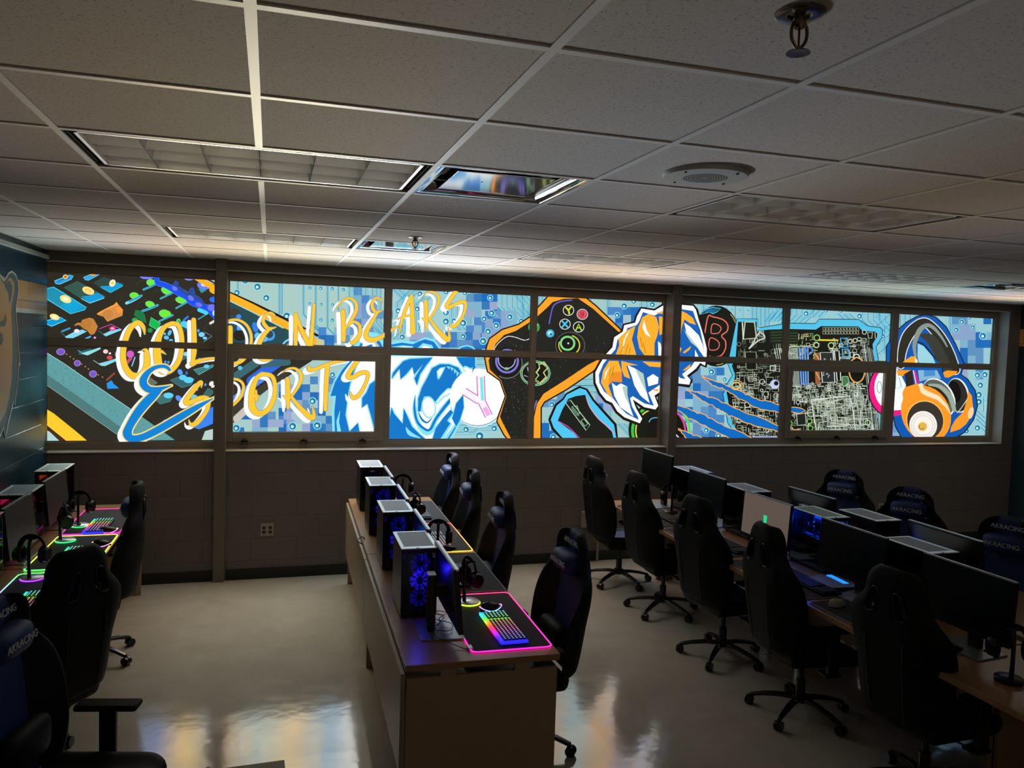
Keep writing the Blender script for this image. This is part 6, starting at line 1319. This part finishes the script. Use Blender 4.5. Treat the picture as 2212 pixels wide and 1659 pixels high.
def headset(label, x, y, rz, group='headsets'):
    t = empty('headset', (x, y, DZ + .004 + .2505), rz, label, 'headset', group)
    # band arc spans local y; rests on the cradle
    R_ = .070; P = [(0, R_ * math.cos(a), -R_ + R_ * math.sin(a) * 1.06 + .004) for a in [math.radians(-12 + 204 * k / 24) for k in range(25)]]
    MB().tube(P, .016, 10, flat=.32, up=None).build('headband', M_pub, t, smooth=True)
    for s in (-1, 1):
        c = Vector((0, s * .070, -.100)); n = Vector((0, s, 0))
        mb = MB(); mb.cyl(c, c + n * .026, .046, .038, 28); a_ = mb.build('ear_cup', M_gloss, t, bevel=.004, smooth='auto')
        mb = MB(); mb.tube([c - n * .008 + Vector((.034 * math.cos(q), 0, .040 * math.sin(q))) for q in [2 * PI * k / 24 for k in range(24)]], .012, 8, closed=True); mb.build('ear_cushion', M_pu, a_, smooth=True)
    mb = MB(); mb.tube([(.02, .09, -.12), (.05, .092, -.145), (.085, .08, -.155)], .0035, 8); mb.cyl((.08, .082, -.153), (.10, .075, -.158), .006, n=10); mb.build('microphone', M_plas, t, smooth='auto')
hs = [(*mid(.458, 2.585), .25, 'c8f020', 'nearest one beside the pink rim'), (*mid(.445, 3.50), 1.3, None, 'second one along the middle desks'), (*mid(.445, 4.42), .15, None, 'third one along the middle desks'), (*mid(.445, 5.25), 1.35, None, 'farthest one on the middle desks'),
      (-1.27, 4.80, 1.35, '20ff60', 'one in the left corner on the pink rimmed mat'), (-1.27, 4.36, .3, '20ff70', 'one between the two far screens on the left'), (-1.25, 3.49, 1.3, 'a030ff', 'one with purple ring at the left picture edge'),
      (3.43, 4.55, 1.2, None, 'one between the two farthest screens of the right row'), (3.28, 1.08, 1.0, None, 'one at the lower right picture edge'),
      (4.30, 3.62, -.58, None, 'one before the farthest blue chair'), (4.32, 2.93, -.58, None, 'one before the blue chair by the small outlet')]
for x, y, rz, led, where in hs:
    stand('small headset stand, ' + where, x, y, rz, led); headset('black headset hung on a stand, ' + where, x, y, rz)

# ---- loose cables on the near middle desk
def cable(label, pts, r=.002):
    tag(MB().tube(catmull(pts, 8), r, 6).build('cable', M_plas, smooth=True), label, 'cable', 'loose cables on the near middle desk')
z = DZ + .0022
cable('thin black cable curling from the tower base across the near middle desk', [(.86, 2.42, z), (.90, 2.30, z + .02), (.84, 2.16, z + .012), (.90, 2.02, z + .011), (.97, 1.95, z), (1.0, 1.935, z)])
cable('black cable looping behind the near monitor stand', [(.80, 2.44, z), (.78, 2.34, z), (.86, 2.26, z + .012), (.93, 2.34, z + .03), (.90, 2.44, z + .01), (.84, 2.46, z)])
cable('second black cable looping behind the near monitor stand beside the pink rim', [(.92, 2.52, z), (.96, 2.42, z + .02), (.90, 2.33, z + .02), (.95, 2.26, z + .02), (.93, 2.18, z + .015), (.86, 2.2, z + .012)])
cable('short cable clump at the left edge of the middle desks beside the second tower', [(.72, 4.12, z), (.69, 4.06, z + .03), (.665, 4.02, z + .02), (.655, 3.98, z + .02), (.69, 3.95, z)], .004)
# phone / bright tag beside the blue keyboard light bar
tag(MB().box((-.09, -.02, 0), (.09, .02, .012)).build('light_bar', glow('bar', '1c80ff', 1.6), loc=(3.555, 2.56, DZ), rot=(0, 0, 1.5), bevel=.003), 'small blue light bar on the right row below the blue lit tower', 'light bar')
tag(MB().box((-.11, -.15, 0), (.11, .15, .004)).build('paper_sheet', mat('paper', '8a93a0', .7), loc=(3.46, 2.50, DZ + .004), rot=(0, 0, .3)), 'pale sheet on the right row in front of the blue light bar', 'paper')

# ---- bear head painted on the left wall
XW = -1.74
def wallpoly(P, dx):
    return [on_x(0 + x / 3.606, 540 + y / 3.606, XW) + Vector((dx, 0, 0)) for x, y in P]
out = [(-60, 260), (-20, 200), (0, 196), (30, 235), (45, 215), (65, 178), (92, 166), (118, 190), (135, 240), (140, 310), (132, 380), (120, 440), (122, 520), (134, 640), (140, 760), (148, 860), (152, 900), (146, 880), (138, 980), (128, 1080), (112, 1215), (102, 1180), (84, 1250), (60, 1350), (40, 1462), (24, 1385), (0, 1440), (-60, 1480)]
wm = empty('wall_mural', (0, 0, 0), 0, 'painted bear head outline with tan face on the navy left wall', 'wall painting')
def wface(name, P, dx, m_):
    V = wallpoly(P, dx); V2 = [v - Vector((dx + .002, 0, 0)) for v in V]
    n = len(V); tr = geometry.tessellate_polygon([[Vector((v.y, v.z, 0)) for v in V]])
    mb = MB(); mb.add(V, [tuple(t) for t in tr]); return mb.build(name, m_, wm)
M_tan = mat('tan wall paint', 'c8a26c', .4); M_slate = mat('slate wall paint', '5a6a68', .4)
wface('dark_outline', out, .0010, M_slate)
face = [(-60, 290), (0, 215), (25, 262), (40, 260), (70, 215), (90, 222), (108, 260), (108, 320), (92, 400), (84, 470), (90, 600), (96, 800), (90, 1000), (70, 1150), (40, 1270), (0, 1340), (-60, 1400)]
wface('tan_face', face, .0018, M_tan)
wface('ear_patch', [(30, 270), (70, 240), (95, 280), (90, 360), (70, 420), (60, 330), (40, 300)], .0024, M_slate)
wface('eye_patch', [(-60, 620), (0, 640), (18, 660), (22, 700), (10, 740), (-60, 730)], .0024, M_slate)
wface('brow_patch', [(-60, 500), (0, 560), (30, 540), (40, 480), (50, 540), (40, 590), (0, 600), (-60, 590)], .0024, M_slate)
V = wallpoly(out, .0022); mb = MB(); mb.tube([tuple(v) for v in V], .0085, 6, flat=.25, up=(1, 0, 0)); mb.build('white_outline', M_white, wm, smooth=True)
